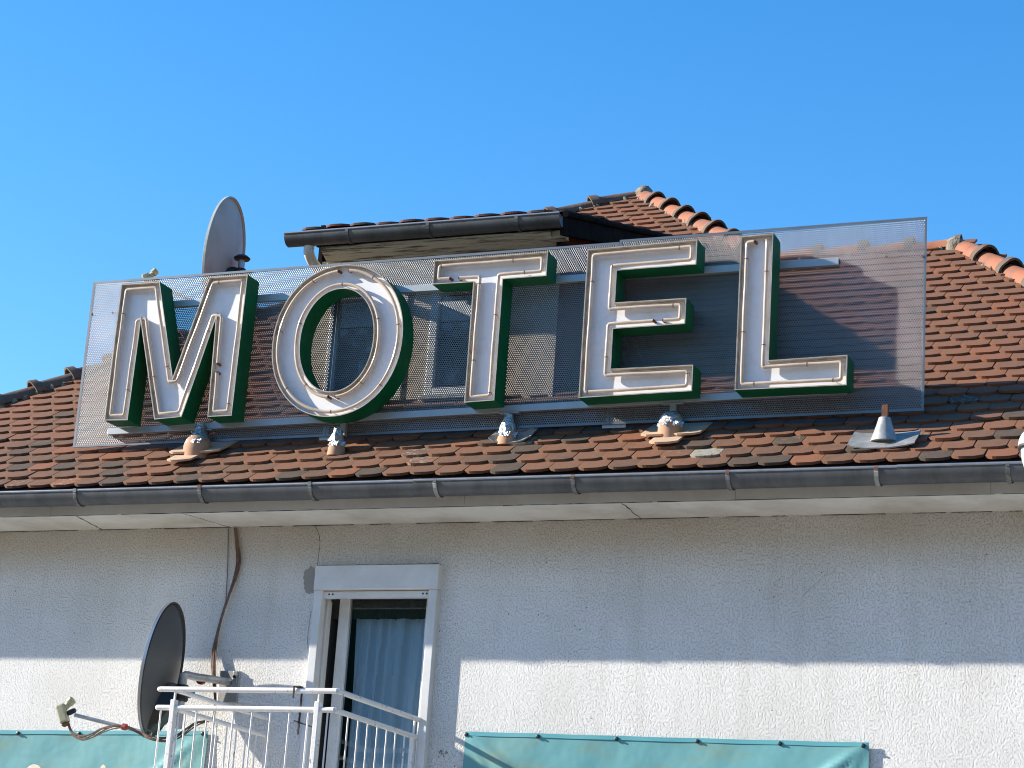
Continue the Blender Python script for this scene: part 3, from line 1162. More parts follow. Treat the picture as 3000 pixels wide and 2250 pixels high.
c1 = rbase(586, 1337)
v1 = MB()
b1 = Vector((post_x(590, 1330), c1.y + 0.02, c1.z - 0.02))
v1.lathe(b1, (0, 0, 1), [(0.082, 0), (0.092, 0.05), (0.092, 0.09), (0.076, 0.135), (0.05, 0.165)], M['clay'], n=22)
V1 = v1.build('clay_vent', house, smooth=True)
foil(V1, b1, [(0.082, 0.12), (0.072, 0.145), (0.05, 0.172), (0.032, 0.20), (0.026, 0.25)], 0.10)
new_tiles(V1, c1, [(-0.13, -0.035), (0.06, -0.03), (-0.07, -0.175)])

c2 = rbase(1008, 1330)
v2 = MB()
b2 = Vector((post_x(1006, 1300), c2.y + 0.02, c2.z - 0.01))
v2.lathe(b2, (0.05, 0, 1), [(0.058, 0), (0.054, 0.05), (0.040, 0.10), (0.03, 0.13)], M['clay'], n=18)
V2 = v2.build('clay_vent', house, smooth=True)
foil(V2, b2, [(0.05, 0.085), (0.045, 0.12), (0.03, 0.155), (0.022, 0.18)], 0.3)

c3 = rbase(1490, 1300)
v3 = MB()
b3 = Vector((post_x(1490, 1290), c3.y + 0.02, c3.z - 0.01))
v3.lathe(b3, (0.02, 0, 1), [(0.066, 0), (0.06, 0.05), (0.048, 0.095), (0.036, 0.14)], M['clay'], n=18)
V3 = v3.build('clay_vent', house, smooth=True)
foil(V3, b3, [(0.056, 0.075), (0.05, 0.12), (0.034, 0.16), (0.026, 0.20)], 0.18)
l3 = MB()
skirt(l3, c3, 0.12, 0.14, 0.03, 0.2, M['lead'], curl=0.025)
l3.build('lead_flashing', V3)

c4 = rbase(1968, 1288)
v4 = MB()
b4 = Vector((post_x(1969, 1280), c4.y + 0.03, c4.z - 0.01))
v4.lathe(b4, (0, 0, 1), [(0.076, 0), (0.076, 0.10), (0.07, 0.14), (0.05, 0.165)], M['clay'], n=22)
V4 = v4.build('clay_vent', house, smooth=True)
foil(V4, b4, [(0.079, 0.11), (0.074, 0.14), (0.056, 0.172), (0.038, 0.185)], 0.08)
new_tiles(V4, c4, [(-0.10, -0.03), (0.09, -0.03), (-0.01, -0.16)])

c5 = rbase(2588, 1303)
v5 = MB()
skirt(v5, c5, 0.19, 0.19, 0.09, 0.14, M['lead'], curl=0.012)
v5.lathe(c5 + Vector((0, 0.02, 0.0)), (0, 0, 1), [(0.080, 0.02), (0.062, 0.07), (0.045, 0.12), (0.034, 0.16)], M['lead'], n=20)
V5 = v5.build('zinc_cone_flashing', house, smooth=True)
s5 = MB()
ct = c5 + Vector((0.0, 0.02, 0.0))
s5.beam(ct + Vector((0, 0, 0.12)), ct + Vector((0.002, 0, 0.235)), 0.034, 0.03, M['rust'], up=(0, 1, 0))
s5.build('rusty_post_stub', V5)

# ------------------------------------------------------------------ balcony door with its shutter box
door = MB()
cy = -0.05
ol, orr = at(921, 1729, cy)[0], at(1281, 1725, cy)[0]
il, ir = at(944, 1729, cy)[0], at(1257, 1727, cy)[0]
bt = at(1100, 1727, cy)[2]
door.box((ol, cy, dz_bot), (il, 0.004, bt), M['pvc'])
door.box((ir, cy, dz_bot), (orr, 0.004, bt), M['pvc'])
DO = door.build('door_casing', house, bevel=0.004)
sh = MB()
stl, stz = at(928, 1657, cy - .01), at(1286, 1651, cy - .01)
sh.box((ol - 0.002, cy - 0.012, bt + 0.001), (orr + 0.006, 0.004, stl[2]), M['pvc'])
sh.build('shutter_box', house, bevel=0.004)
hb = MB()
hz = at(1100, 1751, -0.02)[2]
hb.box((il + .001, -0.022, hz), (ir - .001, 0.02, bt - 0.006), M['pvc'])
for k in (0.05, 0.085, 0.93, 0.965):
    hb.lathe((il + (ir - il) * k, -0.0222, (hz + bt) / 2), (0, -1, 0), [(0.006, 0), (0.006, 0.0015)], M['dark'], n=10)
hb.build('shutter_slot', house)
gr = MB()
# left reveal: shutter guide rail and stepped frame
gr.box((jl + 0.001, 0.004, dz_bot), (jl + 0.012, 0.035, hz), M['pvc'])
gr.box((jl + 0.001, 0.052, dz_bot), (jl + 0.020, 0.075, hz), M['pvc'])
gr.box((jl + 0.001, 0.075, dz_bot), (jl + 0.014, 0.12, hz), M['pvc'])
gr.box((jr - 0.040, 0.075, dz_bot), (jr - 0.001, 0.135, hz), M['pvc'])
gr.build('door_frame', house, bevel=0.003)
sash = MB()
sy0, sy1 = 0.14, 0.19
sl = at(750 + 510 * .4822, 1450 + 640 * .4822, sy0)[0]
sr = jr - 0.005
st = 0.07
sash.box((sl, sy0, dz_bot + 0.01), (sl + st, sy1, dz_top), M['pvc'])
sash.box((sr - st, sy0, dz_bot + 0.01), (sr, sy1, dz_top), M['pvc'])
sash.box((sl + st, sy0, dz_top - 0.03), (sr - st, sy1, dz_top + .04), M['dark'])
sash.box((sl + st, sy0, dz_bot + 0.01), (sr - st, sy1, dz_bot + 0.1), M['pvc'])
SA = sash.build('door_sash', house, bevel=0.004)
pn = MB()
gy = (sy0 + sy1) / 2
grid_quad(pn, (sl + st, gy, dz_bot + 0.1), (sr - st, gy, dz_bot + 0.1), (sr - st, gy, dz_top), (sl + st, gy, dz_top), M['glass'])
pn.build('door_pane', SA)
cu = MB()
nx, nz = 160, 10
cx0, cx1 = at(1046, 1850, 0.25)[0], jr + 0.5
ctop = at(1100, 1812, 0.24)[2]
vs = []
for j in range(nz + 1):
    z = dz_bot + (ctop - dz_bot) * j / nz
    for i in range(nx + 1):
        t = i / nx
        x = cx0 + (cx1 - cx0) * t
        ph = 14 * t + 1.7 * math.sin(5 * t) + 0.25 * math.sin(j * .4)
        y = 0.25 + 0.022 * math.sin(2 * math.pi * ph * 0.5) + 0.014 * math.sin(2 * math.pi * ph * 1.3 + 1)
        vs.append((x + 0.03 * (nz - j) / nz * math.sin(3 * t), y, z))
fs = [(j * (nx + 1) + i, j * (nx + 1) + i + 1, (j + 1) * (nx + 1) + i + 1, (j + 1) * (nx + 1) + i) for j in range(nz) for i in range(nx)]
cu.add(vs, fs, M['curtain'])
pm_ = MB()  # added dark sheet standing for the top of the glass without sky reflection
pv_ = []
for i in range(61):
    xx = cx0 - 0.25 + (cx1 - cx0 + 0.25) * i / 60
    yy = 0.200 + 0.008 * math.sin(i * 0.9) + 0.006 * math.sin(i * 2.3)
    pv_ += [(xx, yy, ctop - 0.01), (xx, yy, dz_top + 0.24)]
pm_.add(pv_, [(2 * i, 2 * i + 2, 2 * i + 3, 2 * i + 1) for i in range(60)], M['dark_reflection_sheet'])
pm_.build('dark_reflection_sheet', house, smooth=True)
tag(cu.build('curtain', smooth=True), 'sheer pleated curtain tinted as reflected sky, hanging behind the balcony door glass', 'curtain')

# plaster damage beside the shutter box and the hairline cracks
pt = MB()
ring = [(358, 448), (330, 430), (305, 455), (292, 470), (288, 500), (290, 530), (298, 560), (303, 590), (322, 603), (345, 592), (352, 560), (358, 548)]
rg2 = []
for i_ in range(len(ring)):
    (xa_, ya_), (xb_, yb_) = ring[i_], ring[(i_ + 1) % len(ring)]
    for t_ in (0, 0.33, 0.66):
        k_ = 0 if max(xa_, xb_) > 355 and min(xa_, xb_) > 350 else 7
        rg2.append((xa_ + (xb_ - xa_) * t_ + rnd.uniform(-k_, k_), ya_ + (yb_ - ya_) * t_ + rnd.uniform(-k_, k_)))
pv = [at(750 + x_ * .4822, 1450 + y_ * .4822, -0.004) for x_, y_ in rg2]
pt.add(pv, [tuple(range(len(pv)))[::-1]], M['cementpatch'])
pt.build('plaster_patch', house)
def crackline(pix, wd, y=-0.001):
    ck = MB()
    P = [at(a_, b_, y) for a_, b_ in pix]
    P = smooth_path(P, 6)
    P = [p + Vector((rnd.uniform(-.002, .002), 0, rnd.uniform(-.002, .002))) for p in P]
    ck.tube(P, wd, M['crack'], n=5, radii=[wd * rnd.uniform(.5, 1.3) for _ in P])
    ck.build('plaster_crack', house)


crackline([(922, 1543), (933, 1560), (937, 1590), (935, 1615), (931, 1640), (930, 1656)], 0.0016)
crackline([(2350, 1750), (2400, 1700), (2450, 1670)], 0.0006)
crackline([(912, 1785), (903, 1850), (900, 1900)], 0.001)
crackline([(1290, 1652), (1287, 1700), (1283, 1760)], 0.0012)
crackline([(927, 1657), (1000, 1656), (1100, 1654), (1200, 1653), (1287, 1650)], 0.0014)
# remains of an old fixing right of the door
fx = MB()
for k in range(9):
    q = at(1283 + rnd.uniform(0, 26), 2197 + rnd.uniform(0, 24), -0.002)
    fx.tube([q, (q[0] + rnd.uniform(-.015, .015), q[1], q[2] + rnd.uniform(-.015, .015))], 0.0025, M['cable_grey'], n=5)
fx.build('wall_scar', house)

# ------------------------------------------------------------------ balcony railing
bal = empty('balcony_railing')
tag(bal, 'white flaking tubular balcony railing with thin bars in front of the door', 'balcony railing')
BY = -1.15
bxr = at(989, 2018, BY)[0]
bxl = at(468, 2022, BY)[0]
bz1 = at(760, 2022, BY)[2]
bz2 = at(760, 2077, BY)[2]
pxl, pxr = bxl + 0.105, bxr - 0.11
RR = 0.0155


def rail_piece(pts, r, nm='rail'):
    b = MB()
    b.tube(pts, r, M['rail_white'], n=12)
    for e in (0, -1):
        pass
    o = b.build(nm, bal, smooth=True)
    return o


def cap(b, p, ax, r):
    b.lathe(p, ax, [(r, 0), (r * 0.85, r * 0.5), (r * 0.4, r * 0.9)], M['rail_white'], n=12)


for z, shrink in ((bz1, 0.0), (bz2, 0.008)):
    b = MB()
    b.tube([(bxl - (0.0 if z == bz1 else 0.02), BY, z), (bxr - shrink, BY, z), (bxr - shrink, -0.02, z)] if False else [(bxl, BY, z), (bxr - 0.001 - shrink, BY, z)], RR, M['rail_white'], n=14)
    cap(b, (bxl, BY, z), (-1, 0, 0), RR)
    b.build('rail', bal, smooth=True)
    b = MB()
    b.tube([(bxr - shrink, BY - 0.004, z), (bxr - shrink, -0.03, z)], RR * 0.99, M['rail_white'], n=14)
    cap(b, (bxr - shrink, -0.03, z), (0, 1, 0), RR)
    b.build('rail', bal, smooth=True)
    b = MB()
    b.tube([(bxl + 0.11, BY + 0.02, z - 0.006), (bxl + 0.11, -0.03, z - 0.006)], RR * 0.9, M['rail_white'], n=14)
    b.build('rail', bal, smooth=True)
zlow = 2.62
for (x, y) in ((pxl, BY), (pxr, BY), (pxr + 0.09, -0.06)):
    b = MB()
    b.box((x - 0.0145, y - 0.021, zlow), (x + 0.0145, y + 0.021, bz2 + (0.045 if y == BY else 0.01)), M['rail_white'])
    b.box((x - 0.006, y - 0.006, bz2 + 0.02), (x + 0.006, y + 0.006, bz1), M['rail_white'])
    b.build('post', bal, bevel=0.003)
xs = []
x = bxl + 0.022
k = 0
while x < bxr - 0.02:
    if abs(x - pxl) > 0.035 and abs(x - pxr) > 0.035:
        xs.append((x, BY, 0.0052))
    x += 0.118
n = 9
for i in range(n):
    xs.append((bxr - 0.008, BY + 0.05 + i * (1.02 / (n - 1)), 0.0052))
for i in range(n):
    xs.append((bxl + 0.11, BY + 0.13 + i * (0.98 / (n - 1)), 0.005))
for (x, y, r) in xs:
    b = MB()
    b.tube([(x, y, zlow), (x + rnd.uniform(-.002, .002), y, bz2)], r, M['rail_white'], n=8)
    b.build('baluster', bal, smooth=True)
lr = MB()
for pa, pb in (((bxl, BY), (bxr, BY)), ((bxr, BY), (bxr, -.02)), ((bxl + .11, BY), (bxl + .11, -.02))):
    lr.beam((pa[0], pa[1], zlow), (pb[0], pb[1], zlow), 0.03, 0.03, M['rail_white'])
lr.build('bottom_rail', bal)
slab = MB()
slab.box((bxl + 0.02, BY + 0.02, 2.36), (bxr, 0.0, 2.52), M['wall'])
slab.build('balcony_slab', house)
# rusty clamp left on the top rail
M['old_iron'] = mat('old_iron', (0.035, 0.025, 0.02), 0.8)
kl = MB()
kx = at(868, 2012, BY)[0]
kl.box((kx - 0.006, BY - 0.024, bz1 - 0.045), (kx + 0.003, BY - 0.019, bz1 + 0.022), M['old_iron'])
kl.box((kx - 0.006, BY - 0.024, bz1 + 0.0185), (kx + 0.034, BY + 0.02, bz1 + 0.024), M['old_iron'])
kl.box((kx + 0.02, BY + 0.022, bz1 - 0.24), (kx + 0.03, BY + 0.028, bz1 + 0.024), M['old_iron'])
kl.beam((kx - 0.005, BY + 0.02, bz1 - 0.165), (kx + 0.12, BY + 0.02, bz1 - 0.20), 0.006, 0.008, M['old_iron'])
kl.build('rusty_clamp', bal)

# ------------------------------------------------------------------ satellite dishes


def dish_frame(psi, eps):
    nrm = Vector((-math.sin(psi) * math.cos(eps), -math.cos(psi) * math.cos(eps), math.sin(eps)))
    hor = Vector((0, 0, 1)).cross(nrm).normalized()
    up = nrm.cross(hor).normalized()
    return nrm, hor, up


def make_dish(name, C, nrm, hor, up, rw, rh, m_back, m_front, lnb, mast_top, mast_bot, bracket, yoke):
    C = Vector(C)
    e = empty(name)
    b = MB()
    n, k = 48, 10
    depth = 0.075

    def P(r, th, off):
        return C + hor * (rw * r * math.cos(th)) + up * (rh * r * math.sin(th)) + nrm * (-depth * (1 - r * r) + off)
    for off, m_, fl in ((0.0, m_front, 0), (-0.006, m_back, 1)):
        vs = [P(0, 0, off)]
        fs = []
        for i in range(1, k + 1):
            r = i / k
            for j in range(n):
                vs.append(P(r, 2 * math.pi * j / n, off))
        for j in range(n):
            j2 = (j + 1) % n
            f = (0, 1 + j, 1 + j2)
            fs.append(f[::-1] if fl else f)
            for i in range(k - 1):
                a = 1 + i * n
                q = (a + j, a + n + j, a + n + j2, a + j2)
                fs.append(q[::-1] if fl else q)
        b.add(vs, fs, m_)
    # rolled rim
    vs = []
    prof = [(1.0, 0.0), (1.012, 0.004), (1.035, 0.0), (1.04, -0.018), (1.02, -0.024), (1.0, -0.008)]
    for j in range(n):
        th = 2 * math.pi * j / n
        for (r, off) in prof:
            vs.append(P(1.0, th, off) + (hor * (rw * math.cos(th)) + up * (rh * math.sin(th))) * (r - 1))
    q = len(prof)
    fs = []
    for j in range(n):
        j2 = (j + 1) % n
        for i in range(q - 1):
            fs.append((j * q + i, j2 * q + i, j2 * q + i + 1, j * q + i + 1))
    fl_ = [f for k_, f in enumerate(fs) if k_ % (q - 1) in (0, 1, 2)]
    fd_ = [f for k_, f in enumerate(fs) if k_ % (q - 1) not in (0, 1, 2)]
    b.add(vs, fl_, m_front if m_back is not M['dish_grey'] else M['zinc_light'])  # pale lip puts the sunlit rim edge into the colour
    b.add(vs, fd_, M['black'] if m_back is M['dish_grey'] else m_back)  # back half of the grey dish's rim blackened to paint its shadow
    b.build('reflector', e, smooth=True)
    # black back bracket
    bk = MB()
    base = C - up * (rh * 0.93) + nrm * 0.0
    mid = C - up * (rh * 0.25) - nrm * (depth + 0.012)
    prof = []
    for s_, w_, h_ in ((0, 0.06, 0.03), (0.2, 0.09, 0.07), (0.55, 0.11, 0.09), (1.0, 0.07, 0.06)):
        c_ = base.lerp(mid, s_)
        for a_, d_ in ((-1, 0), (1, 0), (0.75, -1), (-0.75, -1)):
            prof.append(c_ + hor * (a_ * w_) + nrm * (d_ * h_))
    fs = []
    for s_ in range(3):
        for i in range(4):
            i2 = (i + 1) % 4
            fs.append((s_ * 4 + i, s_ * 4 + i2, s_ * 4 + 4 + i2, s_ * 4 + 4 + i))
    fs += [(3, 2, 1, 0), (12, 13, 14, 15)]
    bk.add(prof, fs, M['black'])
    mt = Vector(mast_top)
    # pivot disc and yoke to the mast
    hub = C - up * (rh * 0.34) - nrm * (depth + 0.04)
    bk.lathe(hub - hor * 0.06, hor, [(0.055, 0), (0.062, 0.01), (0.062, 0.11), (0.055, 0.12)], M['zinc'] if yoke else M['black'], n=18)
    cl = mt.copy()
    cl.z = hub.z
    bk.beam(hub, cl, 0.05, 0.07, M['black'])
    bk.lathe(cl - Vector((0, 0, 0.05)), (0, 0, 1), [(0.036, 0), (0.042, 0.01), (0.042, 0.09), (0.036, 0.10)], M['black'], n=16)
    bk.beam(cl, cl + (cl - hub).normalized() * 0.11, 0.02, 0.02, M['black'])
    for dz in (-0.025, 0.02):
        bk.beam(cl + Vector((0, 0, dz)), cl + (cl - hub).normalized() * 0.085 + Vector((0, 0, dz)), 0.012, 0.012, M['zinc_light'])
    bk.build('back_bracket', e)
    # feed arm
    L = Vector(lnb)
    fa_ = MB()
    st_ = C - up * (rh * 0.99) - nrm * 0.0
    fa_.tube([st_ - nrm * 0.03, L + (st_ - L).normalized() * 0.06], 0.012, M['galv'], n=10)
    fa_.build('feed_arm', e, smooth=True)
    ln = MB()
    tow = ((C + up * 0.0) - L).normalized()
    ax = (Vector((0.35, 0.0, -0.9)) + tow * 0.05).normalized()
    s_ = ax.cross(tow).normalized()
    t_ = s_.cross(ax)
    ln.beam(L - ax * 0.06 - t_ * 0.02, L + ax * 0.06 - t_ * 0.02, 0.055, 0.055, M['lnb'], up=tuple(t_))
    ln.beam(L + ax * 0.06 - t_ * 0.02, L + ax * 0.08 - t_ * 0.02, 0.045, 0.045, M['rust'], up=tuple(t_))
    lo_ = ln.build('lnb_body', e, bevel=0.012)
    fh = MB()
    fh.lathe(L - ax * 0.03, (tow - ax * 0.5), [(0.018, 0.0), (0.02, 0.035), (0.027, 0.04), (0.027, 0.07), (0.015, 0.078)], M['lnb'], n=16)
    fh.lathe(L + tow * 0.01 + ax * 0.01, tow, [(0.014, 0), (0.017, 0.01), (0.016, 0.045), (0.01, 0.055)], M['black'], n=12)
    fh.build('feed_horn', e, smooth=True)
    ms = MB()
    ms.tube([mast_top, mast_bot], 0.024, M['galv'], n=14)
    ms.build('mast', e, smooth=True)
    return e


psi, eps = math.radians(76.3), math.radians(6)
nrm, hor, up = dish_frame(psi, eps)
C1 = at(470, 1960, -0.46)
mast1 = at(537, 1990, -0.46)
ld = make_dish('satellite_dish', C1, nrm, hor, up, 0.355, 0.40, M['dish_grey'], M['dish_white'], at(193, 2088, -0.58),
               (mast1[0], mast1[1], mast1[2] + 0.035), (mast1[0], mast1[1], mast1[2] - 0.30), None, True)
tag(ld, 'dark grey satellite dish on a wall arm left of the balcony', 'satellite dish')
am = MB()
wp = at(672, 1998, -0.012)
am.tube(smooth_path([(mast1[0], mast1[1], mast1[2] - 0.02), (mast1[0], mast1[1] + 0.004, mast1[2] + 0.012), (mast1[0], mast1[1] + 0.03, mast1[2] + 0.032), (mast1[0] + 0.001, mast1[1] + 0.12, mast1[2] + 0.035)], 5) + [(wp[0], -0.02, wp[2] + 0.0)], 0.024, M['galv'], n=14)
am.tube([(mast1[0], mast1[1] + 0.20, mast1[2] + 0.03), (mast1[0], mast1[1] + 0.225, mast1[2] + 0.03)], 0.029, M['tape'], n=14)
am.build('wall_arm', ld, smooth=True)
wpp = MB()
wpp.box((wp[0] - 0.07, -0.018, wp[2] - 0.13), (wp[0] + 0.07, -0.001, wp[2] + 0.07), M['galv'])
wpp.box((wp[0] + 0.03, -0.03, wp[2] - 0.06), (wp[0] + 0.06, -0.018, wp[2] + 0.065), M['zinc_light'])
wpp.lathe((wp[0] + 0.045, -0.03, wp[2] + 0.03), (0, -1, 0), [(0.011, 0), (0.011, 0.012)], M['dark'], n=8)
wpp.build('wall_plate', ld, bevel=0.003)

psi2, eps2 = math.radians(80), math.radians(5)
nrm2, hor2, up2 = dish_frame(psi2, eps2)
C2 = at(653, 752, 1.1)
m2 = at(703, 815, 1.1)
ud = make_dish('satellite_dish', C2, nrm2, hor2, up2, 0.37, 0.43, M['dish_white'], M['dish_white'], at(440, 822, 0.95),
               (m2[0], 1.1, m2[2] + 0.14), (m2[0], 1.1, roof_z(1.1)), None, False)
tag(ud, 'pale weathered satellite dish on the roof behind the letter M', 'satellite dish')
cp = MB()
cp.lathe((m2[0], 1.1, m2[2] + 0.14), (0, 0, 1), [(0.055, 0), (0.062, 0.012), (0.04, 0.03)], M['black'], n=16)
cp.build('mast_cap', ud, smooth=True)

# ------------------------------------------------------------------ cables
cb = MB()
main = [(690, 1546, -.012), (697, 1600, -.012), (699, 1645, -.012), (688, 1690, -.015), (671, 1740, -.02), (655, 1790, -.02), (640, 1850, -.02),
        (629, 1905, -.02), (625, 1950, -.03), (626, 2000, -.05), (630, 2060, -.06), (626, 2110, -.06)]
for k in range(6):
    P = []
    for i, (a_, b_, y_) in enumerate(main):
        sw = 1.0 + 0.8 * math.sin(i * 1.1 + k)
        P.append(at(a_ + (k - 2.5) * 2.3 * sw * 0.6, b_, y_ - 0.004 * (k % 3)))
    cb.tube(smooth_path(P, 5), 0.0042, M['cable_brown'], n=6)
tag(cb.build('cable_bundle', smooth=True), 'brown cable bundle hanging from the soffit down to the dish arm', 'cable')
c2_ = MB()
lower = [(626, 2110, -.08), (600, 2113, -.25), (570, 2122, -.38), (545, 2140, -.44), (520, 2158, -.50), (480, 2168, -.54), (440, 2162, -.56), (405, 2145, -.56), (372, 2130, -.57),
         (335, 2128, -.58), (300, 2138, -.58), (268, 2155, -.58), (240, 2163, -.58), (215, 2152, -.58), (204, 2132, -.58), (200, 2116, -.58)]
for k in range(5):
    P = []
    for i, (a_, b_, y_) in enumerate(lower):
        q = math.sin(i * 0.9 + k * 1.3)
        P.append(at(a_ + (k - 2) * 1.2, b_ + q * 4 + (k - 2) * 1.6, y_))
    c2_.tube(smooth_path(P, 5), 0.0042, M['cable_brown'], n=6)
tag(c2_.build('cable_bundle', smooth=True), 'brown cable bundle looping below the grey dish to its receiver', 'cable')
c3_ = MB()
c3_.tube(smooth_path([at(a_, b_, -.008) for a_, b_ in ((669, 1548), (668, 1600), (667, 1660), (664, 1720), (661, 1775))], 4), 0.0035, M['cable_grey'], n=6)
tag(c3_.build('thin_cable', smooth=True), 'thin grey cable hanging down the wall beside the brown bundle', 'cable')
tp = MB()
q = Vector(at(365, 2129, -.58))
tp.tube([q - Vector((0.012, 0, 0)), q + Vector((0.012, 0, -.003))], 0.02, M['tape'], n=12)
tp.build('cable_tie', ld, smooth=True)


# ------------------------------------------------------------------ banners
def banner(name, tl, tr, zbot, label, folds, eyelets, edge_l, edge_r):
    b = MB()
    nx, nz = 120, 50
    tl, tr = Vector(tl), Vector(tr)
    rr = random.Random(len(label))
    ph = [rr.uniform(0, 6) for _ in range(6)]
    vs = []
    for j in range(nz + 1):
        v = j / nz
        for i in range(nx + 1):
            u = i / nx
            top = tl.lerp(tr, u)
            # scallops between the eyelets
            sc = 0.002 * abs(math.sin(u * math.pi * (len(eyelets) - 1))) * (1 - v) ** 2
            z = top.z - sc + (zbot - top.z) * v
            y = -0.016
            y += 0.006 * math.sin(7 * u + 5 * v + ph[0]) + 0.004 * math.sin(17 * u - 9 * v + ph[1]) * v + 0.0012 * math.sin(40 * u + 13 * v + ph[2])
            X = top.x
            for (cu_, side_, amp) in folds:
                # a tension fold running diagonally from a top corner
                dx_ = (u - cu_) * (tr.x - tl.x) * side_
                dz_ = (top.z - z)
                if dx_ > 0:
                    dist = dz_ - dx_ * 0.75
                    y -= amp * math.exp(-(dist / 0.03) ** 2) * min(1, dx_ * 4) * math.exp(-dx_ * 1.6)
                    dist = dz_ - dx_ * 1.6
                    y -= amp * 0.7 * math.exp(-(dist / 0.025) ** 2) * min(1, dx_ * 5) * math.exp(-dx_ * 2.5)
            y = min(y, -0.005)
            vs.append((X, y, z))
    fs = [(j * (nx + 1) + i, (j + 1) * (nx + 1) + i, (j + 1) * (nx + 1) + i + 1, j * (nx + 1) + i + 1) for j in range(nz) for i in range(nx)]
    b.add(vs, fs, M['banner'])
    # hem
    H = []
    for i in range(nx + 1):
        p = Vector(vs[i])
        H.append(p)
    hv = [p + Vector((0, -0.003, 0.002)) for p in H] + [p + Vector((0, -0.004, -0.022)) for p in H] + [p + Vector((0, 0.004, 0.002)) for p in H]
    K = nx + 1
    hf = [(i, K + i, K + i + 1, i + 1) for i in range(nx)] + [(i, i + 1, 2 * K + i + 1, 2 * K + i) for i in range(nx)]
    b.add(hv, hf, M['hem'])
    o = b.build(name, smooth=True)
    tag(o, label, 'banner', group='teal banners on the wall')
    for u in eyelets:
        e_ = MB()
        i = min(nx, max(0, int(u * nx)))
        p = Vector(vs[i]) + Vector((0.008 if u < 0.02 else (-0.01 if u > 0.98 else 0), -0.004, -0.017))
        e_.lathe(p, (0, -1, 0), [(0.013, 0), (0.013, 0.004), (0.008, 0.006)], M['eyelet'], n=14)
        e_.lathe(p + Vector((0.002, -0.004, 0.001)), (0, -1, 0), [(0.007, 0), (0.005, 0.008)], M['dark'], n=8)
        e_.build('eyelet', o)
    return o, vs


brl, brr = at(1362, 2143, -.03), at(2545, 2176, -.03)
ex = [(p - 1362) / (2545 - 1362) for p in (1364, 1594, 1834, 2064, 2303, 2543)]
banner('wall_banner', brl, brr, brl[2] - 1.1, 'faded teal banner hanging on the wall right of the balcony', [(0.0, 1, 0.022), (1.0, -1, 0.03)], ex, True, True)
bll, blr = at(-500, 2137, -.03), at(607, 2141, -.03)
ul = lambda p: (at(p, 2139, -.03)[0] - bll[0]) / (blr[0] - bll[0])
lb_, lv = banner('wall_banner', bll, blr, bll[2] - 1.1, 'faded teal banner hanging on the wall behind the satellite dish', [(1.0, -1, 0.02)], [0.0, ul(-300), ul(54), ul(235), ul(420), ul(604)], True, True)
for (px, py, rx, rz) in ((98, 2262, 0.06, 0.05), (301, 2254, 0.02, 0.03), (-120, 2260, 0.06, 0.05)):
    pr_ = MB()
    c = Vector(at(px, py, -0.028))
    vs = [(c.x + rx * math.cos(2 * math.pi * i / 24), c.y, c.z + rz * math.sin(2 * math.pi * i / 24)) for i in range(24)]
    pr_.add(vs, [tuple(range(24))[::-1]], M['print'])
    pr_.build('printed_lettering', lb_)

# ------------------------------------------------------------------ MOTEL sign
sign = empty('motel_sign')
tag(sign, 'rooftop sign of five green sided neon letters reading MOTEL on perforated metal', 'sign')
PLY = -0.060            # perforated sheet
BKY = -0.100            # back of the letters
FRY = -0.260            # front of the letters
FAY = -0.213            # recessed white face
pl, pr = at(272, 826, PLY), at(2716, 640, PLY)
plb, prb = at(214, 1311, PLY), at(2707, 1203, PLY)
SX0, SX1 = (pl[0] + plb[0]) / 2, (pr[0] + prb[0]) / 2
SZ0 = lambda x: plb[2] + (prb[2] - plb[2]) * (x - SX0) / (SX1 - SX0)
SZ1 = lambda x: pl[2] + (pr[2] - pl[2]) * (x - SX0) / (SX1 - SX0)
PITCHX = 0.0145
PITCHZ = PITCHX * 0.866
HR = 0.0049
THK = 0.002


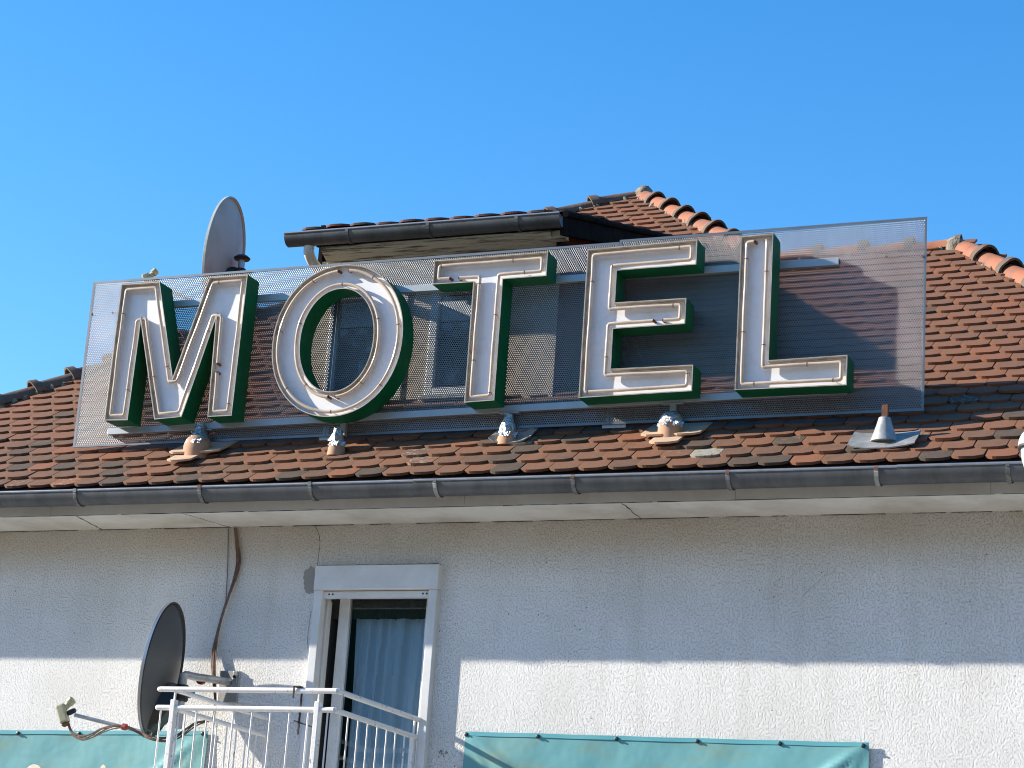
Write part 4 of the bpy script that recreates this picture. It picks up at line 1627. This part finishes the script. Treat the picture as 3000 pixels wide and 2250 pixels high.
def perforated(x0, x1, z0, z1, ytop, ybot):
    """a perforated sheet: real round holes (octagons) in staggered rows, 2 mm thick"""
    mar = 0.010
    nxh = int((x1 - x0 - 2 * mar) / PITCHX)
    nzh = int((z1 - z0 - 2 * mar) / PITCHZ)
    mx = ((x1 - x0) - nxh * PITCHX) / 2
    mz = ((z1 - z0) - nzh * PITCHZ) / 2
    i, j = np.meshgrid(np.arange(nxh), np.arange(nzh))
    odd = (j % 2).astype(float)
    keep = ~((odd > 0) & (i == nxh - 1))
    cx = x0 + mx + (i + 0.5 + 0.5 * odd) * PITCHX
    cz = z0 + mz + (j + 0.5) * PITCHZ
    cx, cz, jj = cx[keep], cz[keep], j[keep]
    N = len(cx)
    hx, hz = PITCHX / 2, PITCHZ / 2
    outer = np.array([(hx, 0), (hx, hz), (0, hz), (-hx, hz), (-hx, 0), (-hx, -hz), (0, -hz), (hx, -hz)])
    ang = np.arange(8) * math.pi / 4
    inner = np.stack([np.cos(ang), np.sin(ang)], 1) * HR
    P = np.zeros((N, 24, 3))
    for k in range(8):
        P[:, k, 0] = cx + outer[k, 0]
        P[:, k, 2] = cz + outer[k, 1]
        P[:, 8 + k, 0] = cx + inner[k, 0]
        P[:, 8 + k, 2] = cz + inner[k, 1]
        P[:, 16 + k, 0] = cx + inner[k, 0]
        P[:, 16 + k, 2] = cz + inner[k, 1]
        P[:, 16 + k, 1] = THK
    base = (np.arange(N) * 24)[:, None, None]
    q = []
    for k in range(8):
        k2 = (k + 1) % 8
        q.append((k2, k, 8 + k, 8 + k2))
        q.append((8 + k2, 8 + k, 16 + k, 16 + k2))
    F = (base + np.array(q)[None]).reshape(-1, 4)
    V = P.reshape(-1, 3)
    # margins: four strips plus the half cells left by the stagger
    ex_v, ex_f = [], []

    def strip(a, b_, c_, d_):
        k = len(V) + len(ex_v)
        ex_v.extend([(a, 0, c_), (b_, 0, c_), (b_, 0, d_), (a, 0, d_)])
        ex_f.append((k, k + 1, k + 2, k + 3))
    zt = z0 + mz + nzh * PITCHZ
    strip(x0, x1, z0, z0 + mz)
    strip(x0, x1, zt, z1)
    strip(x0, x0 + mx, z0 + mz, zt)
    strip(x1 - mx, x1, z0 + mz, zt)
    for jz in range(nzh):
        za = z0 + mz + jz * PITCHZ
        if jz % 2:
            strip(x0 + mx, x0 + mx + hx, za, za + PITCHZ)
            strip(x1 - mx - hx, x1 - mx, za, za + PITCHZ)
    # edges of the sheet
    for (a, c_, d_) in ((x0, z0, z1), (x1, z0, z1)):
        k = len(V) + len(ex_v)
        ex_v.extend([(a, 0, c_), (a, THK, c_), (a, THK, d_), (a, 0, d_)])
        ex_f.append((k, k + 1, k + 2, k + 3))
    for c_ in (z0, z1):
        k = len(V) + len(ex_v)
        ex_v.extend([(x0, 0, c_), (x1, 0, c_), (x1, 0.012, c_), (x0, 0.012, c_)])
        ex_f.append((k, k + 1, k + 2, k + 3))
    V = np.vstack([V, np.array(ex_v)])
    F = np.vstack([F, np.array(ex_f)])
    # the sheet follows the slight fall of the sign and bows a little
    xx = V[:, 0]
    V[:, 2] += (V[:, 2] - V[:, 2]) + 0.0
    sl = (prb[2] - plb[2]) / (SX1 - SX0)
    V[:, 2] += sl * (xx - (x0 + x1) / 2)
    V[:, 1] += PLY + 0.004 * np.sin((xx - x0) / (x1 - x0) * math.pi) * 1.0
    me = bpy.data.meshes.new('perforated_panel')
    me.vertices.add(len(V))
    me.vertices.foreach_set('co', V.astype(np.float32).ravel())
    me.loops.add(len(F) * 4)
    me.loops.foreach_set('vertex_index', F.astype(np.int32).ravel())
    me.polygons.add(len(F))
    me.polygons.foreach_set('loop_start', np.arange(len(F), dtype=np.int32) * 4)
    me.update(calc_edges=True)
    me.materials.append(M['plate'])
    o = bpy.data.objects.new('perforated_panel', me)
    COL.objects.link(o)
    o.parent = sign
    return o


s1, s2 = at(955, 1262, PLY)[0], at(1785, 1238, PLY)[0]
for a, c in ((SX0, s1 - 0.001), (s1 + 0.001, s2 - 0.001), (s2 + 0.001, SX1)):
    xm = (a + c) / 2
    up_ = 0.012 if a > s2 - 0.1 else 0.0
    perforated(a, c, SZ0(xm), SZ1(xm) + up_, 0, 0)

# rails, end to end behind the letters, and the brackets to the roof
ra = MB()
zr = lambda x: 6.381 + 0.0012 * (x - 0.7)
ra.box((SX0 + 0.33, BKY + 0.002, zr(-2) - 0.02), (at(2457, 762, BKY)[0], PLY - 0.004, zr(2) + 0.02), M['rail'])
ra.box((at(2450, 762, BKY)[0], BKY + 0.0045, zr(2) - 0.016), (at(2457, 762, BKY)[0] + 0.001, PLY - 0.007, zr(2) + 0.016), M['dark'])
ra.build('rail', sign, bevel=0.002)
ra2 = MB()
lz = lambda x: 5.529 + (5.581 - 5.529) * (x + 1.225) / (2.184 + 1.225)
xa, xb = -1.95, at(2478, 1150, BKY)[0]
ra2.beam((xa, (BKY + PLY) / 2, lz(xa)), (xb, (BKY + PLY) / 2, lz(xb)), 0.034, 0.044, M['rail'])
ra2.build('rail', sign, bevel=0.002)
for (px, py, zt) in ((597, 1258, 0), (1007, 1250, 0), (1492, 1235, 0), (1972, 1215, 0)):
    b = MB()
    x = post_x(px, py)
    zb_ = roof_z(PY) + 0.1
    b.box((x - 0.019, BKY + 0.001, zb_), (x + 0.019, PLY - 0.0045, lz(x) - 0.0225), M['rail'])
    b.box((x - 0.065, BKY - 0.006, lz(x) - 0.032), (x + 0.065, PLY - 0.003, lz(x) - 0.0226), M['rail'])
    b.lathe((x, BKY + 0.001, lz(x) - 0.09), (0, -1, 0), [(0.008, 0), (0.006, 0.006)], M['dark'], n=8)
    b.build('support_post', sign, bevel=0.002)
# little bolts and splice plates on the sheets
for (px, py) in ((270, 921), (330, 916), (2704, 752), (2597, 752)):
    b = MB()
    p = at(px, py, PLY - 0.001)
    b.lathe(p, (0, -1, 0), [(0.008, 0), (0.008, 0.002), (0.004, 0.003), (0.004, 0.006)], M['rust'], n=10)
    b.build('bolt', sign)
for xx in (s1, s2):
    b = MB()
    b.box((xx - 0.002, PLY + 0.006, SZ0(xx) + .02), (xx + 0.002, PLY + 0.012, SZ1(xx) - .02), M['dark'])
    b.box((xx - 0.05, PLY + 0.013, SZ0(xx) - 0.02), (xx + 0.10, PLY + 0.02, SZ0(xx) + 0.03), M['rail'])
    b.build('splice_plate', sign)


def pix_poly(ox, oy, sc, pts):
    out = []
    for x_, y_ in pts:
        p = at(ox + sc * x_, oy + sc * y_, FRY)
        out.append((p[0], p[2]))
    return out


Mp = pix_poly(200, 600, .4823, [(322, 482), (555, 467), (634, 1048), (857, 440), (1090, 424), (992, 1281), (845, 1288), (896, 690), (688, 1288), (522, 1304), (440, 712), (360, 1308), (217, 1310)])
Tp = pix_poly(780, 540, .4823, [(1017, 463), (1708, 408), (1705, 556), (1438, 576), (1385, 1312), (1203, 1326), (1256, 594), (1010, 608)])
Ep = pix_poly(1600, 540, .4822, [(252, 395), (917, 335), (914, 487), (428, 524), (420, 717), (850, 690), (846, 848), (406, 878), (394, 1120), (893, 1095), (887, 1256), (195, 1298)])
Lp = pix_poly(1600, 540, .4822, [(1182, 316), (1378, 297), (1355, 1068), (1831, 1035.5), (1826, 1220), (1145, 1250)])


def square_up(P, tol=0.03):
    """true up near-vertical edges so that opposite sides stay parallel"""
    P = [list(p) for p in P]
    n = len(P)
    for i in range(n):
        a, b = P[i], P[(i + 1) % n]
        if abs(a[0] - b[0]) < tol and abs(a[1] - b[1]) > 0.08:
            m = (a[0] + b[0]) / 2
            a[0] = b[0] = m
    return [tuple(p) for p in P]


Tp, Ep, Lp = square_up(Tp), square_up(Ep), square_up(Lp)
ol_, or_ = at(798.5, 998, FRY), at(1183.5, 940, FRY)
ot_, ob_ = at(1024, 774, FRY), at(968, 1221, FRY)
hl_, hr_ = at(879, 1003, FRY), at(1098, 935, FRY)
ht_, hb_ = at(1015, 845, FRY), at(980, 1146, FRY)
ocx, ocz = (ol_[0] + or_[0]) / 2, (ot_[2] + ob_[2]) / 2
hcx, hcz = (hl_[0] + hr_[0]) / 2, (ht_[2] + hb_[2]) / 2
NO = 72


def ell(cx, cz, rx, rz, pw=2.0):
    out = []
    for i in range(NO):
        t = 2 * math.pi * i / NO
        c, s = math.cos(t), math.sin(t)
        k = (abs(c) ** pw + abs(s) ** pw) ** (-1 / pw)
        out.append((cx + rx * c * k, cz + rz * s * k))
    return out


Oo = ell(ocx, ocz, (or_[0] - ol_[0]) / 2, (ot_[2] - ob_[2]) / 2, 2.08)
Oh = ell(hcx, hcz, (hr_[0] - hl_[0]) / 2, (ht_[2] - hb_[2]) / 2, 2.08)


def fill(b, loops, y, m, flip=False):
    vl = [[Vector((p[0], p[1], 0)) for p in lp] for lp in loops]
    tri = tessellate_polygon(vl)
    vs = [(p[0], y, p[1]) for lp in loops for p in lp]
    fs = []
    for t in tri:
        a, c, d_ = (vs[i] for i in t)
        ar = (c[0] - a[0]) * (d_[2] - a[2]) - (c[2] - a[2]) * (d_[0] - a[0])
        t = tuple(t)
        if (ar < 0) != flip:
            t = t[::-1]
        fs.append(t)
    b.add(vs, fs, m)


def neon(path2d, closed_gap, r, y, clips):
    """a glass tube along a closed outline, broken by one short gap with dark electrodes"""
    b = MB()
    P = [Vector((p[0], y, p[1])) for p in path2d]
    # resample with rounded corners
    n = len(P)
    pts = []
    if n < 40:
        for i in range(n):
            a, c, d_ = P[i - 1], P[i], P[(i + 1) % n]
            ra_ = min(0.014, (c - a).length * 0.4, (d_ - c).length * 0.4)
            q0 = c + (a - c).normalized() * ra_
            q1 = c + (d_ - c).normalized() * ra_
            for t in (0, 0.33, 0.66, 1.0):
                pts.append(q0 * (1 - t) ** 2 + c * 2 * t * (1 - t) + q1 * t * t)
    else:
        pts = P
    # densify
    D = []
    m_ = len(pts)
    for i in range(m_):
        a, c = pts[i], pts[(i + 1) % m_]
        k = max(1, int((c - a).length / 0.03))
        for j in range(k):
            D.append(a.lerp(c, j / k))
    g0 = int(closed_gap * len(D)) % len(D)
    D = D[g0:] + D[:g0]
    D = D[1:]
    # the tube wanders slightly in depth
    for i, p in enumerate(D):
        p.y += 0.0025 * math.sin(i * 0.23) + 0.0015 * math.sin(i * 0.61)
    b.tube(D, r, M['neon'], n=10)
    for e_, f_ in ((0, 1), (-1, -2)):
        p, q = D[e_], D[f_]
        b.tube([p + (p - q).normalized() * 0.001, p, p + (q - p) * 0.12], r * 1.04, M['rust'], n=8)
        b.tube([p + (p - q).normalized() * 0.001, p + (p - q).normalized() * 0.002 + Vector((0, 0.035, 0))], r * 0.75, M['rust'], n=7)
    st_ = max(6, len(D) // clips)
    for i in range(st_ // 2, len(D) - 2, st_):
        p, q = D[i], D[i + 1]
        t = (q - p).normalized()
        b.tube([p - t * 0.0025, p + t * 0.0025], r * 1.12, M['rust'], n=9)
        b.tube([p, p + Vector((0, FAY - y - 0.002, 0))], 0.0028, M['lip'], n=6)
    return b


def letter(ch, loops, gaps, label):
    """channel letter: enamelled sides, thin lip, recessed white face, neon tube"""
    out = ccw(loops[0])
    hole = None
    if len(loops) > 1:
        hole = ccw(loops[1])
    b = MB()
    lipw = 0.006

    def walls(outer, sign_in):
        n = len(outer)
        inner = offset_poly(outer, lipw * sign_in)
        vs = [(x, FRY, z) for x, z in outer] + [(x, BKY, z) for x, z in outer] + [(x, FRY, z) for x, z in inner] + [(x, FAY, z) for x, z in inner]
        f_out, f_lip, f_in = [], [], []
        for i in range(n):
            j = (i + 1) % n
            f_out.append((i, n + i, n + j, j) if sign_in > 0 else (j, n + j, n + i, i))
            f_lip.append((j, 2 * n + j, 2 * n + i, i) if sign_in > 0 else (i, 2 * n + i, 2 * n + j, j))
            f_in.append((2 * n + j, 3 * n + j, 3 * n + i, 2 * n + i) if sign_in > 0 else (2 * n + i, 3 * n + i, 3 * n + j, 2 * n + j))
        b.add(vs, f_out, M['green'])
        b.add(vs, f_lip, M['lip'])
        b.add(vs, f_in, M['cream'])
        return inner
    inn = walls(out, 1)
    lo = [out]
    li = [inn]
    if hole:
        hin = walls(hole, -1)
        lo.append(hole)
        li.append(hin)
    fill(b, lo, BKY, M['green'], flip=True)
    L = b.build('letter', sign)
    L['label'] = label
    f = MB()
    fill(f, li, FAY, M['face'])
    f.build('face_panel', L)
    ty = FRY + 0.012
    p1 = offset_poly(out, 0.037, split=True)
    neon(p1, gaps[0], 0.0115, ty, 7).build('neon_tube', L, smooth=True)
    if hole:
        p2 = offset_poly(hole, -0.034)
        neon(p2, gaps[1], 0.0115, ty, 5).build('neon_tube', L, smooth=True)
    return L


letter('M', [Mp], [0.42], 'green sided white letter M with cream neon tube')
letter('O', [Oo, Oh], [0.25, 0.75], 'green sided white letter O with cream neon tubes')
letter('T', [Tp], [0.06], 'green sided white letter T with cream neon tube')
letter('E', [Ep], [0.40], 'green sided white letter E with cream neon tube')
letter('L', [Lp], [0.70], 'green sided white letter L with cream neon tube')

# ------------------------------------------------------------------ street lamp at the right edge, nearer than the house
lamp = empty('street_lamp')
tag(lamp, 'white rounded street lamp head with dark seal at the right edge of the roof', 'street lamp')
LY = -2.2
lc = Vector(at(3060, 1318, LY))
R_, H_ = 0.112, 0.11


def dome(b, c, rx, ry, rz, m, lo_=0.0, hi_=math.pi / 2, n=28, k=8, flat=0.75, tilt=0.0):
    vs = []
    for i in range(k + 1):
        ph = lo_ + (hi_ - lo_) * i / k
        for j in range(n):
            th = 2 * math.pi * j / n
            cx_, sx_ = math.cos(th), math.sin(th)
            e_ = (abs(cx_) ** 3 + abs(sx_) ** 3) ** (-1 / 3)
            vs.append((c.x + rx * math.cos(ph) ** flat * cx_ * e_, c.y + ry * math.cos(ph) ** flat * sx_ * e_, c.z + rz * math.sin(ph)))
    fs = [(i * n + j, i * n + (j + 1) % n, (i + 1) * n + (j + 1) % n, (i + 1) * n + j) for i in range(k) for j in range(n)]
    b.add(vs, fs, m)


b = MB()
dome(b, lc, R_, R_ * 1.4, 0.10, M['lampwhite'], 0.0, math.pi / 2)
b.build('lamp_shell', lamp, smooth=True)
b = MB()
vs = []
n = 28
for (s_, dz) in ((1.0, 0.0), (1.012, -0.004), (1.0, -0.012), (0.90, -0.012), (0.90, 0.0)):
    for j in range(n):
        th = 2 * math.pi * j / n
        cx_, sx_ = math.cos(th), math.sin(th)
        e_ = (abs(cx_) ** 3 + abs(sx_) ** 3) ** (-1 / 3)
        vs.append((lc.x + R_ * s_ * cx_ * e_, lc.y + R_ * 1.4 * s_ * sx_ * e_, lc.z + dz))
b.add(vs, [(i * n + j, i * n + (j + 1) % n, (i + 1) * n + (j + 1) % n, (i + 1) * n + j) for i in range(4) for j in range(n)], M['dark'])
b.build('seal', lamp, smooth=True)
b = MB()
dome(b, lc + Vector((0, 0, -0.012)), R_ * 0.9, R_ * 1.25, -0.15, M['lamplens'], flat=0.9)
b.build('lamp_lens', lamp, smooth=True)
b = MB()
b.tube(smooth_path([(lc.x + R_ * 0.8, lc.y, lc.z + 0.03), (lc.x + 0.4, lc.y, lc.z + 0.05), (lc.x + 0.7, lc.y, lc.z - 0.1), (lc.x + 0.78, lc.y, lc.z - 0.6), (lc.x + 0.78, lc.y, 0)], 8), 0.04, M['galv'], n=14)
b.build('pole', lamp, smooth=True)
